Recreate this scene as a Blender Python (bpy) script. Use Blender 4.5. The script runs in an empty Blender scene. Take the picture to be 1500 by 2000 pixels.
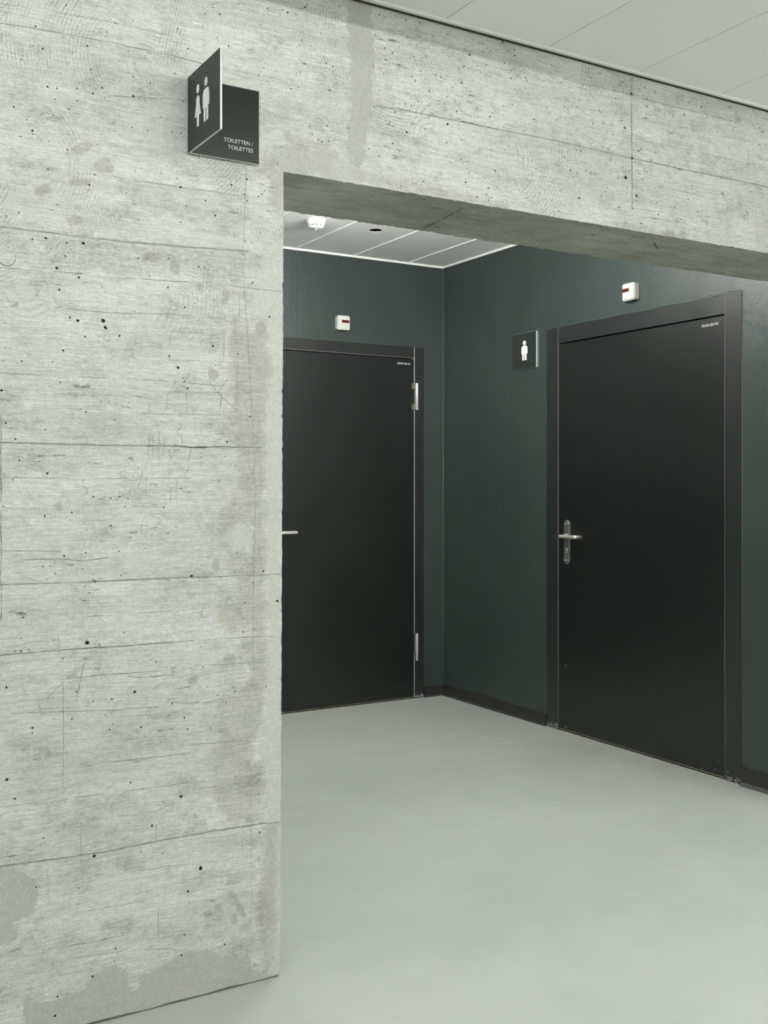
import bpy, bmesh, math, random
import numpy as np
from mathutils import Vector, Matrix
random.seed(7); rng = np.random.default_rng(11)
scene = bpy.context.scene
C = scene.collection
PI = math.pi

# ------------------------------------------------------------------ camera, world, exposure, lights
CAM_H = 1.32; FPX = 2065.0; CXP = 750.0; CYP = 951.0
YAW = math.atan(2065.0/3466.0)
cd = bpy.data.cameras.new('camera'); cam = bpy.data.objects.new('camera', cd); C.objects.link(cam)
cam.location = (0, 0, CAM_H); cam.rotation_euler = (PI/2, 0, -YAW)
cd.sensor_fit = 'AUTO'; cd.sensor_width = 36; cd.lens = FPX/2000*36
cd.shift_x = 0; cd.shift_y = -(1000-CYP)/2000
cd.clip_start = .02; cd.clip_end = 60
scene.camera = cam
w = bpy.data.worlds.new('world'); scene.world = w; w.use_nodes = True
w.node_tree.nodes['Background'].inputs[0].default_value = (.8, .9, .85, 1)
w.node_tree.nodes['Background'].inputs[1].default_value = 0.0
vs = scene.view_settings
vs.view_transform = 'Standard'; vs.look = 'None'; vs.gamma = 1; vs.use_curve_mapping = False
vs.exposure = 0.0

def area(name, loc, size, size_y, power, rot=(0, 0, 0), col=(1, 1, 1), spread=180, parent=None, shape='RECTANGLE'):
    l = bpy.data.lights.new(name, 'AREA'); l.shape = shape; l.size = size; l.size_y = size_y
    l.energy = power; l.color = col; l.spread = math.radians(spread)
    o = bpy.data.objects.new(name, l); C.objects.link(o); o.location = loc; o.rotation_euler = rot
    if parent: o.parent = parent
    return o
LCOL = (1, 1, .985)
# added hooded strip, shaped to leave a shade band under the ceiling: x from, x to, y, z of its light line, watts, hood front y and z
ADDED_STRIP = (-1.5, 2.42, 1.40, 2.50, 16.5, 1.66, 2.5262)
HALL_LAMPS = []
# added unseen glowing bars that brighten the hall: centre x, y, half length x, half length y; L_HALL and L_ROOM are the radiances of the diffusers
ADDED_BARS = [(-1.7, .2, .06, .75), (1.7, -1.3, .75, .06), (4.1, .5, .06, 1.0), (.2, -3.2, .75, .06)]
L_HALL = 44.0
ROOM_LAMPS = [(2.62, 4.18)]
L_ROOM = 92.0
ROOM_PENDANT = (1.85, 3.36, 1.1, .05, 2.385)   # centre, half sizes, underside height
L_RP = 185.0

# ------------------------------------------------------------------ geometry of the place (metres)
YF = 2.5984          # face of the concrete wall
YB2 = 2.968          # its far side
SOF = 2.174          # underside of the lintel
XE0, XE1 = 1.2211, 1.2318   # pillar edge at the floor / at the lintel
XS = 3.7603          # dark side wall
YB = 5.5747          # dark end wall
ZH = 2.690           # hall ceiling
ZR = 2.714           # recess ceiling
TOP = 2.95
Fv = (math.sin(YAW), math.cos(YAW)); Rv = (math.cos(YAW), -math.sin(YAW))
def ray(px, py):
    r = (px-CXP)/FPX; u = (CYP-py)/FPX
    return Fv[0]+r*Rv[0], Fv[1]+r*Rv[1], u
def on_wall(px, py):
    """a spot of the concrete face read off the photograph -> (x, z) on that wall in metres"""
    d = ray(px, py); t = YF/d[1]
    return (t*d[0], CAM_H+t*d[2])
def on_side(px, py, off=0):
    d = ray(px, py); t = (XS-off)/d[0]
    return (t*d[1], CAM_H+t*d[2])
def on_soffit(px, py):
    d = ray(px, py); t = (SOF-CAM_H)/d[2]
    return (t*d[0], t*d[1])

# ------------------------------------------------------------------ node helper
class N:
    def __init__(s, name):
        s.m = bpy.data.materials.new(name); s.m.use_nodes = True
        s.t = s.m.node_tree; s.b = s.t.nodes['Principled BSDF']
        s._obj = None
    def new(s, typ, **kw):
        n = s.t.nodes.new(typ)
        for k, v in kw.items(): setattr(n, k, v)
        return n
    def put(s, sock, v):
        if isinstance(v, bpy.types.NodeSocket): s.t.links.new(v, sock)
        elif v is not None: sock.default_value = v
    def obj(s):
        if s._obj is None: s._obj = s.new('ShaderNodeTexCoord').outputs['Object']
        return s._obj
    def sep(s, v):
        n = s.new('ShaderNodeSeparateXYZ'); s.put(n.inputs[0], v); return n.outputs
    def comb(s, x, y, z):
        n = s.new('ShaderNodeCombineXYZ')
        for i, q in enumerate((x, y, z)): s.put(n.inputs[i], q)
        return n.outputs[0]
    def ma(s, op, a, b=None, c=None, clamp=False):
        n = s.new('ShaderNodeMath', operation=op, use_clamp=clamp)
        for i, q in enumerate((a, b, c)):
            if q is not None: s.put(n.inputs[i], q)
        return n.outputs[0]
    def vm(s, op, a, b=None):
        n = s.new('ShaderNodeVectorMath', operation=op); s.put(n.inputs[0], a)
        if b is not None: s.put(n.inputs[1], b)
        return n.outputs[1] if op in ('LENGTH', 'DISTANCE') else n.outputs[0]
    def stretch(s, v, sc): return s.vm('MULTIPLY', v, sc)
    def noise(s, v, scale, detail=3, rough=.55, dist=0):
        n = s.new('ShaderNodeTexNoise'); s.put(n.inputs['Vector'], v)
        n.inputs['Scale'].default_value = scale; n.inputs['Detail'].default_value = detail
        n.inputs['Roughness'].default_value = rough; n.inputs['Distortion'].default_value = dist
        return n.outputs['Fac']
    def vor(s, v, scale, feature='F1', out='Distance', rnd=1.0):
        n = s.new('ShaderNodeTexVoronoi', feature=feature); s.put(n.inputs['Vector'], v)
        n.inputs['Scale'].default_value = scale; n.inputs['Randomness'].default_value = rnd
        return n.outputs[out]
    def ramp(s, v, lo, hi, a=0.0, b=1.0, smooth=True):
        n = s.new('ShaderNodeMapRange', interpolation_type='SMOOTHSTEP' if smooth else 'LINEAR')
        s.put(n.inputs[0], v)
        for i, q in enumerate((lo, hi, a, b)): s.put(n.inputs[i+1], q)
        return n.outputs[0]
    def mix(s, f, a, b, blend='MIX'):
        n = s.new('ShaderNodeMix', data_type='RGBA', blend_type=blend); s.put(n.inputs[0], f)
        s.put(n.inputs[6], a if isinstance(a, bpy.types.NodeSocket) else (*a, 1)[:4])
        s.put(n.inputs[7], b if isinstance(b, bpy.types.NodeSocket) else (*b, 1)[:4])
        return n.outputs[2]
    def attr(s, name): return s.new('ShaderNodeAttribute', attribute_name=name).outputs['Fac']
    def scale(s, col, f):
        """colour times a grey factor"""
        n = s.new('ShaderNodeVectorMath', operation='SCALE'); s.put(n.inputs[0], col); s.put(n.inputs['Scale'], f); return n.outputs[0]
    def bump(s, h, strength, dist=.01, prev=None):
        n = s.new('ShaderNodeBump'); n.inputs['Strength'].default_value = strength; n.inputs['Distance'].default_value = dist
        s.put(n.inputs['Height'], h)
        if prev is not None: s.put(n.inputs['Normal'], prev)
        return n.outputs[0]
    def fin(s, col=None, rough=None, nor=None, metal=None, spec=None):
        if col is not None: s.put(s.b.inputs['Base Color'], col if isinstance(col, bpy.types.NodeSocket) else (*col, 1)[:4])
        if rough is not None: s.put(s.b.inputs['Roughness'], rough)
        if nor is not None: s.put(s.b.inputs['Normal'], nor)
        if metal is not None: s.put(s.b.inputs['Metallic'], metal)
        if spec is not None: s.put(s.b.inputs['Specular IOR Level'], spec)
        return s.m

# ------------------------------------------------------------------ materials
def mat_concrete(name, soffit=False):
    n = N(name); P = n.obj(); X, Y, Z = n.sep(P)
    if soffit: P = n.comb(X, 0.0, Y); X, _, Z = n.sep(P)
    # board index and its own offset
    board = n.ma('FLOOR', n.ma('DIVIDE', n.ma('ADD', Z, .092), .168))
    bv = n.new('ShaderNodeTexWhiteNoise', noise_dimensions='1D'); n.put(bv.inputs['W'], board)
    brnd = bv.outputs['Value']
    off = n.comb(n.ma('MULTIPLY', brnd, 37.0), 0.0, 0.0)
    PB = n.vm('ADD', P, off)
    warp = n.noise(P, 2.2, 3, .5)
    zz = n.ma('ADD', Z, n.ma('MULTIPLY', n.ma('SUBTRACT', warp, .5), .05))
    PG = n.comb(n.ma('ADD', X, n.ma('MULTIPLY', brnd, 37.0)), 0.0, zz)
    grain = n.noise(n.stretch(PG, (2.2, 1, 95)), 2.0, 4, .62)          # long thin fibres
    grainf = n.noise(n.stretch(PG, (9, 1, 150)), 3.0, 2, .6)
    wide = n.noise(n.stretch(PG, (1.2, 1, 9)), 1.6, 4, .6)
    blot = n.noise(P, 3.1, 5, .62)
    fine = n.noise(P, 75, 3, .6)
    vfine = n.noise(P, 330, 2, .7)
    # arcs left by the saw on some boards
    vn = n.new('ShaderNodeTexVoronoi'); vn.inputs['Scale'].default_value = 3.6
    n.put(vn.inputs['Vector'], n.vm('ADD', P, n.scale(n.noise(P, 4, 2), .09)))
    cr = n.vm('SUBTRACT', vn.outputs['Color'], (.5, .5, .5)); cx, cy, cz = n.sep(cr)
    ofs = n.comb(n.ma('MULTIPLY', n.ma('SIGN', cx), .17), 0.0, n.ma('MULTIPLY', cz, .22))
    dv = n.vm('LENGTH', n.vm('ADD', n.vm('SUBTRACT', P, vn.outputs['Position']), ofs))
    arc = n.ma('SINE', n.ma('MULTIPLY', n.ma('ADD', dv, n.ma('MULTIPLY', warp, .03)), 700.0))
    arcm = n.ma('MULTIPLY', n.ramp(n.noise(n.vm('ADD', P, (5, 0, 3)), 5.5, 3, .6), .50, .62), n.ramp(Z, 1.55, 1.95) if not soffit else 0.0)
    arcm = n.ma('MULTIPLY', arcm, n.ramp(fine, .38, .6))
    patch = n.attr('patch'); brown = n.attr('brown'); dirt = n.attr('dirt'); light = n.attr('light')
    rag = n.ma('MULTIPLY', n.ma('SUBTRACT', n.noise(P, 15, 9, .76), .5), 1.5)
    blob = n.attr('blob')
    def mk(a, w_): return n.ramp(n.ma('ADD', a, rag), .5-w_, .5+w_)
    mp = mk(patch, .05); mb = mk(brown, .20); md = mk(dirt, .38); ml = mk(light, .25); mo = mk(blob, .16)
    smooth_ = n.ma('MAXIMUM', n.ma('MULTIPLY', mp, .9), n.ma('MULTIPLY', ml, .85))
    rough_ = n.ma('SUBTRACT', 1.0, smooth_)
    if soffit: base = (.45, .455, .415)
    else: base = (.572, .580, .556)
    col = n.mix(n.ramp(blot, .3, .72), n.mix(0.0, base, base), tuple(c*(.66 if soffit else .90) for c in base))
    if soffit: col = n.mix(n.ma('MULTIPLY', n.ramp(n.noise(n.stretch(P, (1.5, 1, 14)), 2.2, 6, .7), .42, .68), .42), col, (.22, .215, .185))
    f = n.ma('ADD', .985, n.ma('MULTIPLY', n.ma('SUBTRACT', grain, .5), .44))
    f = n.ma('MULTIPLY', f, n.ma('ADD', 1.0, n.ma('MULTIPLY', n.ma('SUBTRACT', grainf, .5), .58)))
    f = n.ma('MULTIPLY', f, n.ma('ADD', 1.0, n.ma('MULTIPLY', n.ma('SUBTRACT', wide, .5), .30)))
    f = n.ma('MULTIPLY', f, n.ma('ADD', .975, n.ma('MULTIPLY', brnd, .05)))
    f = n.ma('MULTIPLY', f, n.ma('SUBTRACT', 1.0, n.ma('MULTIPLY', n.ma('MULTIPLY', arcm, n.ramp(arc, .0, .9)), .26)))
    # short dark dashes where fibres tore
    dash = n.ramp(n.noise(n.stretch(PB, (16, 1, 75)), 1.0, 5, .72), .60, .74)
    dash = n.ma('MULTIPLY', dash, n.ramp(n.noise(P, 2.9, 3), .38, .56))
    f = n.ma('MULTIPLY', f, n.ma('SUBTRACT', 1.0, n.ma('MULTIPLY', dash, .55)))
    # grey mottling: speckled darker zones
    mot = n.ma('MULTIPLY', n.ramp(n.noise(n.vm('ADD', n.stretch(P, (1, 1, 1.7)), (9, 0, 0)), 8.5, 9, .76), .46, .70), n.ramp(n.noise(n.stretch(P, (1, 1, 2)), 150, 4, .75), .34, .6))
    f = n.ma('MULTIPLY', f, n.ma('SUBTRACT', 1.0, n.ma('MULTIPLY', mot, .30)))
    # texture fades out on the smooth mortar
    f = n.ma('ADD', n.ma('MULTIPLY', n.ma('SUBTRACT', f, 1.0), rough_), 1.0)
    f = n.ma('MULTIPLY', f, n.ma('ADD', 1.0, n.ma('MULTIPLY', n.ma('SUBTRACT', fine, .5), .24)))
    f = n.ma('MULTIPLY', f, n.ma('ADD', 1.0, n.ma('MULTIPLY', n.ma('SUBTRACT', vfine, .5), .5)))
    col = n.mix(n.ma('MULTIPLY', ml, .6), col, (.50, .525, .49))
    col = n.mix(n.ma('MULTIPLY', n.ma('MULTIPLY', mb, n.ramp(n.noise(P, 9, 6, .7), .34, .6, .5, 1.0)), .74), col, (.385, .382, .328))
    col = n.mix(n.ma('MULTIPLY', mp, .72), col, (.368, .370, .338))
    col = n.mix(n.ma('MULTIPLY', mo, .68), col, (.36, .355, .32))
    sp = n.ma('MULTIPLY', md, n.ramp(n.noise(n.stretch(P, (1, 1, 2.2)), 75, 5, .8), .36, .66))
    col = n.mix(n.ma('MULTIPLY', sp, .46), col, (.24, .245, .235))
    f = n.ma('POWER', n.ma('MAXIMUM', f, .05), 1.38 if not soffit else 1.2)
    col = n.scale(col, f)
    # small pores
    pv = n.new('ShaderNodeTexVoronoi'); pv.inputs['Scale'].default_value = 70; n.put(pv.inputs['Vector'], P)
    pr = n.sep(pv.outputs['Color'])
    rad = n.ramp(n.ma('ADD', pr[0], n.ma('MULTIPLY', n.ma('SUBTRACT', n.noise(P, 2.7, 3, .6), .5), .5)), .93, 1.25, 0.0, .13, smooth=False)
    pore = n.ma('MULTIPLY', n.ramp(n.ma('SUBTRACT', pv.outputs['Distance'], rad), .0, .035, 1.0, 0.0), n.ma('GREATER_THAN', rad, .002))
    pore = n.ma('MULTIPLY', pore, rough_)
    col = n.mix(n.ma('MULTIPLY', pore, .85), col, (.06, .06, .055))
    h = n.ma('ADD', n.ma('MULTIPLY', grain, .55), n.ma('MULTIPLY', grainf, .35))
    h = n.ma('ADD', h, n.ma('MULTIPLY', n.ma('MULTIPLY', arcm, arc), .10))
    h = n.ma('SUBTRACT', h, n.ma('MULTIPLY', dash, .5))
    h = n.ma('MULTIPLY', h, rough_)
    h = n.ma('ADD', h, n.ma('MULTIPLY', fine, .25))
    h = n.ma('SUBTRACT', h, n.ma('MULTIPLY', pore, .8))
    h = n.ma('ADD', h, n.ma('MULTIPLY', n.ma('MAXIMUM', mp, ml), .25))
    nb = n.bump(h, .55, .0035)
    return n.fin(col, .86, nb, spec=.25)
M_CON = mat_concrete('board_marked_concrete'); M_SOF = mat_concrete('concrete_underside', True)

def flat(name, col, rough=.5, metal=0, spec=.5, emit=None):
    n = N(name); m = n.fin(col, rough, metal=metal, spec=spec)
    if emit: n.b.inputs['Emission Color'].default_value = (*emit[0], 1); n.b.inputs['Emission Strength'].default_value = emit[1]
    return m
M_SEAM = flat('seam_dark', (.20, .205, .19), .95, spec=.1)
M_SOFTSEAM = flat('seam_soft_grey', (.37, .375, .36), .95, spec=.1)
M_PENCIL = flat('pencil_grey', (.235, .24, .23), .9, spec=.1)
M_CHALK = flat('pale_scratch', (.68, .70, .66), .9, spec=.1)
M_PORE = flat('pore_black', (.022, .021, .018), 1, spec=0)

def mat_floor():
    n = N('poured_floor'); P = n.obj()
    a = n.noise(P, 1.3, 4, .6, .4); b = n.noise(n.stretch(P, (1, 3, 1)), 2.6, 4, .6); s = n.noise(P, 260, 2, .6)
    col = n.mix(n.ramp(a, .3, .7), (.405, .435, .40), (.44, .468, .432))
    col = n.scale(col, n.ma('ADD', .965, n.ma('MULTIPLY', b, .07)))
    spk = n.vor(P, 9, out='Distance')
    col = n.mix(n.ramp(spk, .006, .012, .5, 0.0), col, (.12, .12, .11))
    r = n.ramp(n.noise(P, 5, 4, .6), .3, .7, .36, .46)
    nb = n.bump(n.noise(P, 190, 3, .6), .22, .002)
    nb = n.bump(n.noise(P, 7, 2, .5), .05, .01, nb)
    return n.fin(col, r, nb, spec=.42)
M_FLOOR = mat_floor()

def mat_paint():
    n = N('dark_wall_paint'); P = n.obj()
    a = n.noise(P, 1.7, 4, .6); st = n.noise(n.stretch(P, (14, 14, 1.1)), 1.0, 4, .6); f = n.noise(P, 120, 3, .6)
    col = n.mix(n.ramp(a, .3, .7), (.0225, .0300, .0280), (.027, .0355, .0328))
    r = n.ramp(st, .3, .7, .34, .44)
    h = n.ma('ADD', n.ma('MULTIPLY', f, .5), n.ma('MULTIPLY', st, 1.2))
    h = n.ma('ADD', h, n.ma('MULTIPLY', n.noise(P, 22, 4, .6), .9))
    return n.fin(col, r, n.bump(h, .34, .004), spec=.5)
M_PAINT = mat_paint()
def mat_door(name, c, lo, hi, grain):
    n = N(name); P = n.obj()
    f = n.noise(n.stretch(P, grain), 1.0, 4, .7); g = n.noise(P, 2.4, 3, .6); k = n.noise(P, 420, 2, .5)
    col = n.mix(n.ramp(f, .3, .7), c, tuple(v*1.25 for v in c))
    r = n.ramp(g, .3, .7, lo, hi)
    return n.fin(col, r, n.bump(n.ma('ADD', n.ma('MULTIPLY', f, .6), n.ma('MULTIPLY', k, .5)), .06, .002), spec=.42)
M_LEAF = mat_door('black_door_film', (.0052, .0058, .0056), .34, .40, (160, 160, 8))
M_FRAME = mat_door('black_frame_film', (.0105, .0118, .0114), .34, .42, (60, 60, 5))
M_EDGE = flat('raw_board_edge', (.34, .27, .20), .7)
M_EDGEL = flat('pale_edge_strip', (.62, .60, .54), .6)
M_GAP = flat('shadow_gap_black', (.004, .004, .004), .9, spec=.1)
M_SKIRT = mat_door('black_skirting', (.013, .012, .011), .42, .52, (20, 20, 20))
M_COVE = flat('skirting_foot', (.018, .021, .020), .55)

def mat_steel():
    n = N('brushed_steel'); P = n.obj()
    f = n.noise(n.stretch(P, (40, 40, 900)), 1.0, 3, .6)
    col = n.mix(f, (.78, .76, .70), (.88, .86, .80))
    return n.fin(col, n.ramp(f, .3, .7, .20, .27), metal=.72)
M_STEEL = mat_steel()
M_PLATE = N('satin_backplate').fin((.30, .30, .27), .38, metal=.85)
M_STRIP = flat('joint_edge_highlight', (.93, .93, .92), .45)
M_ALU = flat('aluminium_edge', (.60, .64, .65), .38, metal=.55)
M_ALUD = flat('aluminium_edge_underside', (.55, .54, .49), .45, metal=.3)
def mat_sign():
    n = N('charcoal_sign_face'); P = n.obj()
    return n.fin(n.mix(n.noise(P, 300, 2, .6), (.018, .021, .0195), (.021, .024, .0225)), .30, spec=.18)
M_SIGN = mat_sign()
M_WHITE = flat('white_print', (.80, .83, .82), .5)
M_PLASTIC = flat('white_plastic', (.50, .505, .465), .35)
M_PLASTIC2 = flat('grey_plastic', (.42, .44, .42), .5)
M_RED = flat('red_lens', (.055, .008, .006), .12)
M_SLOT = flat('black_slot', (.01, .01, .01), .8)
def mat_ceiling(name, base, dots):
    n = N(name); P = n.obj(); X, Y, Z = n.sep(P)
    a = n.noise(P, 1.0, 2, .5)
    col = n.mix(n.ramp(a, .3, .7), base, tuple(c*.97 for c in base))
    if dots:
        k = 2*PI/.0044
        sx = n.ma('SINE', n.ma('MULTIPLY', X, k)); sy = n.ma('SINE', n.ma('MULTIPLY', Y, k))
        d = n.ramp(n.ma('MULTIPLY', sx, sy), .35, .75)
        col = n.mix(n.ma('MULTIPLY', d, .5), col, (.10, .10, .095))
    return n.fin(col, .55, spec=.3)
M_CH = mat_ceiling('perforated_metal_ceiling', (.86, .858, .832), True)
M_CR = mat_ceiling('smooth_metal_ceiling', (.80, .81, .785), False)
M_TRIM = flat('ceiling_edge_profile', (.66, .66, .63), .45)
M_PLENUM = flat('dark_plenum', (.02, .02, .02), .9, spec=.1)
M_HALLW = flat('pale_hall_wall', (.72, .73, .70), .8)
M_HOUSE = flat('white_lamp_housing', (.75, .75, .73), .5)
M_LENS = flat('lit_diffuser', (.9, .9, .88), .4, emit=(LCOL, L_ROOM))
M_LENSR = flat('lit_bar_diffuser', (.9, .9, .88), .4, emit=(LCOL, L_RP))
M_LENSH = flat('added_bar_glow', (.9, .9, .88), .4, emit=(LCOL, L_HALL))

# ------------------------------------------------------------------ mesh helpers
def mesh_obj(name, bm, mats, parent=None, smooth=False, loc=None):
    me = bpy.data.meshes.new(name)
    bmesh.ops.recalc_face_normals(bm, faces=bm.faces[:]) if not getattr(bm, 'keep', False) else None
    bm.to_mesh(me); bm.free()
    for m in (mats if isinstance(mats, (list, tuple)) else [mats]): me.materials.append(m)
    if smooth:
        for p in me.polygons: p.use_smooth = True
    o = bpy.data.objects.new(name, me); C.objects.link(o)
    if parent: o.parent = parent
    if loc: o.location = loc
    return o
def box(bm, x0, x1, y0, y1, z0, z1, bevel=0, mat=0, seg=2):
    vs_ = [bm.verts.new((x, y, z)) for x in (x0, x1) for y in (y0, y1) for z in (z0, z1)]
    fs = [(0, 1, 3, 2), (4, 6, 7, 5), (0, 4, 5, 1), (2, 3, 7, 6), (0, 2, 6, 4), (1, 5, 7, 3)]
    faces = [bm.faces.new([vs_[i] for i in f]) for f in fs]
    for f in faces: f.material_index = mat
    if bevel:
        es = list({e for f in faces for e in f.edges})
        r = bmesh.ops.bevel(bm, geom=es, offset=bevel, segments=seg, profile=.5, affect='EDGES')
        for f in r['faces']: f.material_index = mat
    return faces
def poly(bm, pts, mat=0):
    f = bm.faces.new([bm.verts.new(p) for p in pts]); f.material_index = mat; return f
def prism(bm, pts, d, mat=0):
    """closed outline extruded by vector d"""
    a = [bm.verts.new(p) for p in pts]; b = [bm.verts.new(Vector(p)+Vector(d)) for p in pts]
    n_ = len(pts); fs = [bm.faces.new(a), bm.faces.new(b[::-1])]
    for i in range(n_): fs.append(bm.faces.new([a[i], b[i], b[(i+1) % n_], a[(i+1) % n_]]))
    for f in fs: f.material_index = mat
    return fs
def cyl(bm, p0, p1, r0, r1=None, seg=32, mat=0, cap=True, bev=0):
    r1 = r0 if r1 is None else r1
    p0, p1 = Vector(p0), Vector(p1); ax = (p1-p0); L = ax.length; ax.normalize()
    q = ax.to_track_quat('Z', 'Y'); rings = []
    prof = [(0, r0), (L, r1)]
    if bev: prof = [(0, r0-bev), (bev*.3, r0-bev*.3), (bev, r0), (L-bev, r1), (L-bev*.3, r1-bev*.3), (L, r1-bev)]
    for (h, r) in prof:
        rings.append([bm.verts.new(p0 + q @ Vector((r*math.cos(2*PI*i/seg), r*math.sin(2*PI*i/seg), h))) for i in range(seg)])
    fs = []
    for a, b in zip(rings, rings[1:]):
        for i in range(seg): fs.append(bm.faces.new([a[i], a[(i+1) % seg], b[(i+1) % seg], b[i]]))
    for f in fs: f.smooth = True
    if cap: fs += [bm.faces.new(rings[0][::-1]), bm.faces.new(rings[-1])]
    for f in fs: f.material_index = mat
def lathe(bm, c, prof, seg=48, mat=0):
    """profile (radius, z) around the vertical axis through c"""
    rings = []
    for r, z in prof:
        if r < 1e-5: rings.append([bm.verts.new((c[0], c[1], c[2]+z))]*seg)
        else: rings.append([bm.verts.new((c[0]+r*math.cos(2*PI*i/seg), c[1]+r*math.sin(2*PI*i/seg), c[2]+z)) for i in range(seg)])
    for a, b in zip(rings, rings[1:]):
        for i in range(seg):
            vv = []
            for v in (a[i], a[(i+1) % seg], b[(i+1) % seg], b[i]):
                if v not in vv: vv.append(v)
            if len(vv) > 2: f = bm.faces.new(vv); f.material_index = mat; f.smooth = True
def tube(bm, pts, r, seg=20, mat=0, capr=True):
    pts = [Vector(p) for p in pts]; rings = []
    for i, p in enumerate(pts):
        t = (pts[min(i+1, len(pts)-1)]-pts[max(i-1, 0)]).normalized()
        up = Vector((0, 0, 1)); s_ = t.cross(up).normalized(); u = s_.cross(t).normalized()
        rings.append([bm.verts.new(p+(s_*math.cos(2*PI*k/seg)+u*math.sin(2*PI*k/seg))*r) for k in range(seg)])
    for a, b in zip(rings, rings[1:]):
        for i in range(seg): f = bm.faces.new([a[i], a[(i+1) % seg], b[(i+1) % seg], b[i]]); f.smooth = True; f.material_index = mat
    for rg in (rings[0], rings[-1]): f = bm.faces.new(rg); f.material_index = mat
def root(name, loc, label=None, cat=None, group=None, kind=None):
    o = bpy.data.objects.new(name, None); C.objects.link(o); o.location = loc; o.empty_display_size = .05
    if label: o['label'] = label
    if cat: o['category'] = cat
    if group: o['group'] = group
    if kind: o['kind'] = kind
    return o
def part(name, bm, mats, parent, label=None, smooth=False):
    """mesh given in world coordinates, parented to an unrotated root"""
    o = mesh_obj(name, bm, mats, smooth=smooth)
    p = parent; base = Vector((0, 0, 0))
    while p is not None: base += p.location; p = p.parent
    o.data.transform(Matrix.Translation(-base)); o.parent = parent
    if label: o['label'] = label
    return o
def struct(name, bm, mats, label=None, cat='wall', smooth=False):
    o = mesh_obj(name, bm, mats, smooth=smooth); o['kind'] = 'structure'
    if label: o['label'] = label
    o['category'] = cat
    return o
def text_mesh(body, height, align='LEFT', extrude=.0004, bold=0.0, spacing=1.0, line=1.0):
    cu = bpy.data.curves.new('lettering', 'FONT'); cu.body = body; cu.size = 1; cu.align_x = align
    cu.offset = bold; cu.space_character = spacing; cu.space_line = line
    ob = bpy.data.objects.new('lettering_tmp', cu); C.objects.link(ob)
    dg = bpy.context.evaluated_depsgraph_get(); me = bpy.data.meshes.new_from_object(ob.evaluated_get(dg))
    bpy.data.objects.remove(ob); bm = bmesh.new(); bm.from_mesh(me); bpy.data.meshes.remove(me)
    k = height/.69   # cap height of the built-in face is about 0.69 em
    bmesh.ops.scale(bm, vec=(k, k, k), verts=bm.verts)
    r = bmesh.ops.extrude_face_region(bm, geom=bm.faces[:])
    bmesh.ops.translate(bm, vec=(0, 0, extrude), verts=[g for g in r['geom'] if isinstance(g, bmesh.types.BMVert)])
    return bm
def place(bm, origin, xa, ya, za):
    m = Matrix(((xa[0], ya[0], za[0], origin[0]), (xa[1], ya[1], za[1], origin[1]), (xa[2], ya[2], za[2], origin[2]), (0, 0, 0, 1)))
    bmesh.ops.transform(bm, matrix=m, verts=bm.verts); return bm

# ------------------------------------------------------------------ floor
bm = bmesh.new(); box(bm, -3.2, 5.6, -5.4, 6.0, -.12, 0)
struct('floor', bm, M_FLOOR, 'smooth pale grey-green poured floor running from the hall into the recess', 'floor')

# ------------------------------------------------------------------ the concrete wall with its lintel
def crop(k, ox, oy, pts): return [(ox+x/k, oy+y/k) for x, y in pts]
c1 = lambda p: crop(2.679, 0, 0, p); c2 = lambda p: crop(2.679, 0, 500, p); c3 = lambda p: crop(2.679, 0, 1000, p)
c8 = lambda p: crop(2.42, 0, 1500, p); c6 = lambda p: crop(3.75, 1100, 40, p); c7 = lambda p: crop(3.75, 700, 0, p)
c9 = lambda p: crop(5, 1200, 380, p)
def ell(k, cx_, cy_, rx, ry, rot=0, n_=14):
    out = []
    for i in range(n_):
        t = 2*PI*i/n_; x = rx*math.cos(t)*(1+.12*math.sin(3*t+cx_)); y = ry*math.sin(t)*(1+.12*math.cos(2*t+cy_))
        c_, s_ = math.cos(rot), math.sin(rot); out.append((cx_+x*c_-y*s_, cy_+x*s_+y*c_))
    return k(out)
W = lambda P: [on_wall(*p) for p in P]
PATCH = [
 [(676,-40),(724,-40),(728,60),(730,120),(728,200),(724,235),(716,268),(712,300),(700,325),(686,318),(681,290),(680,270),(683,200),(684,120),(678,60)],
 c8([(-60,465),(90,475),(130,520),(170,560),(175,600),(165,680),(120,690),(60,730),(-60,738)]),
 c8([(130,1240),(110,1170),(130,1100),(200,1100),(330,1080),(400,1040),(440,970),(540,935),(600,950),(610,1030),(650,1045),(660,970),(750,940),(830,900),(900,860),(1000,880),(1180,890),(1200,960),(1320,985),(1325,1010),(1000,1120),(500,1260)]),
 c8([(-60,735),(60,735),(90,790),(60,830),(-60,860)]),
]
BLOB = []
for a in [(c1,430,775,55,26,-.2),(c1,540,870,58,36,.1),(c1,410,955,56,24,0),(c1,225,995,50,30,-.3),(c1,300,620,52,18,0),(c1,395,1150,38,20,0),
          (c2,800,3,55,24,.1),(c2,285,15,30,18,0),(c2,920,65,20,40,-.3),(c2,1038,160,20,28,0),(c2,1185,200,22,32,0),(c2,1175,235,20,18,.5),(c2,1115,620,32,34,0),(c2,1360,380,28,34,0),(c2,305,1312,32,28,0),
          (c3,1130,275,22,40,.1),(c3,1200,765,34,30,0),(c8,1130,650,14,55,-.5),(c8,1095,600,30,14,.6),(c8,985,690,26,16,.3),(c8,1105,715,14,28,0),(c8,1160,755,34,12,-.3),(c8,1035,655,12,16,0),(c8,985,745,18,10,.2),(c8,950,800,14,8,0),(c8,1172,248,22,18,0),(c8,1222,432,10,12,0),(c8,1095,542,40,10,-.2),
          (c3,1010,880,26,16,-.3),(c3,905,840,18,30,.2)]:
    BLOB.append(ell(*a))
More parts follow.
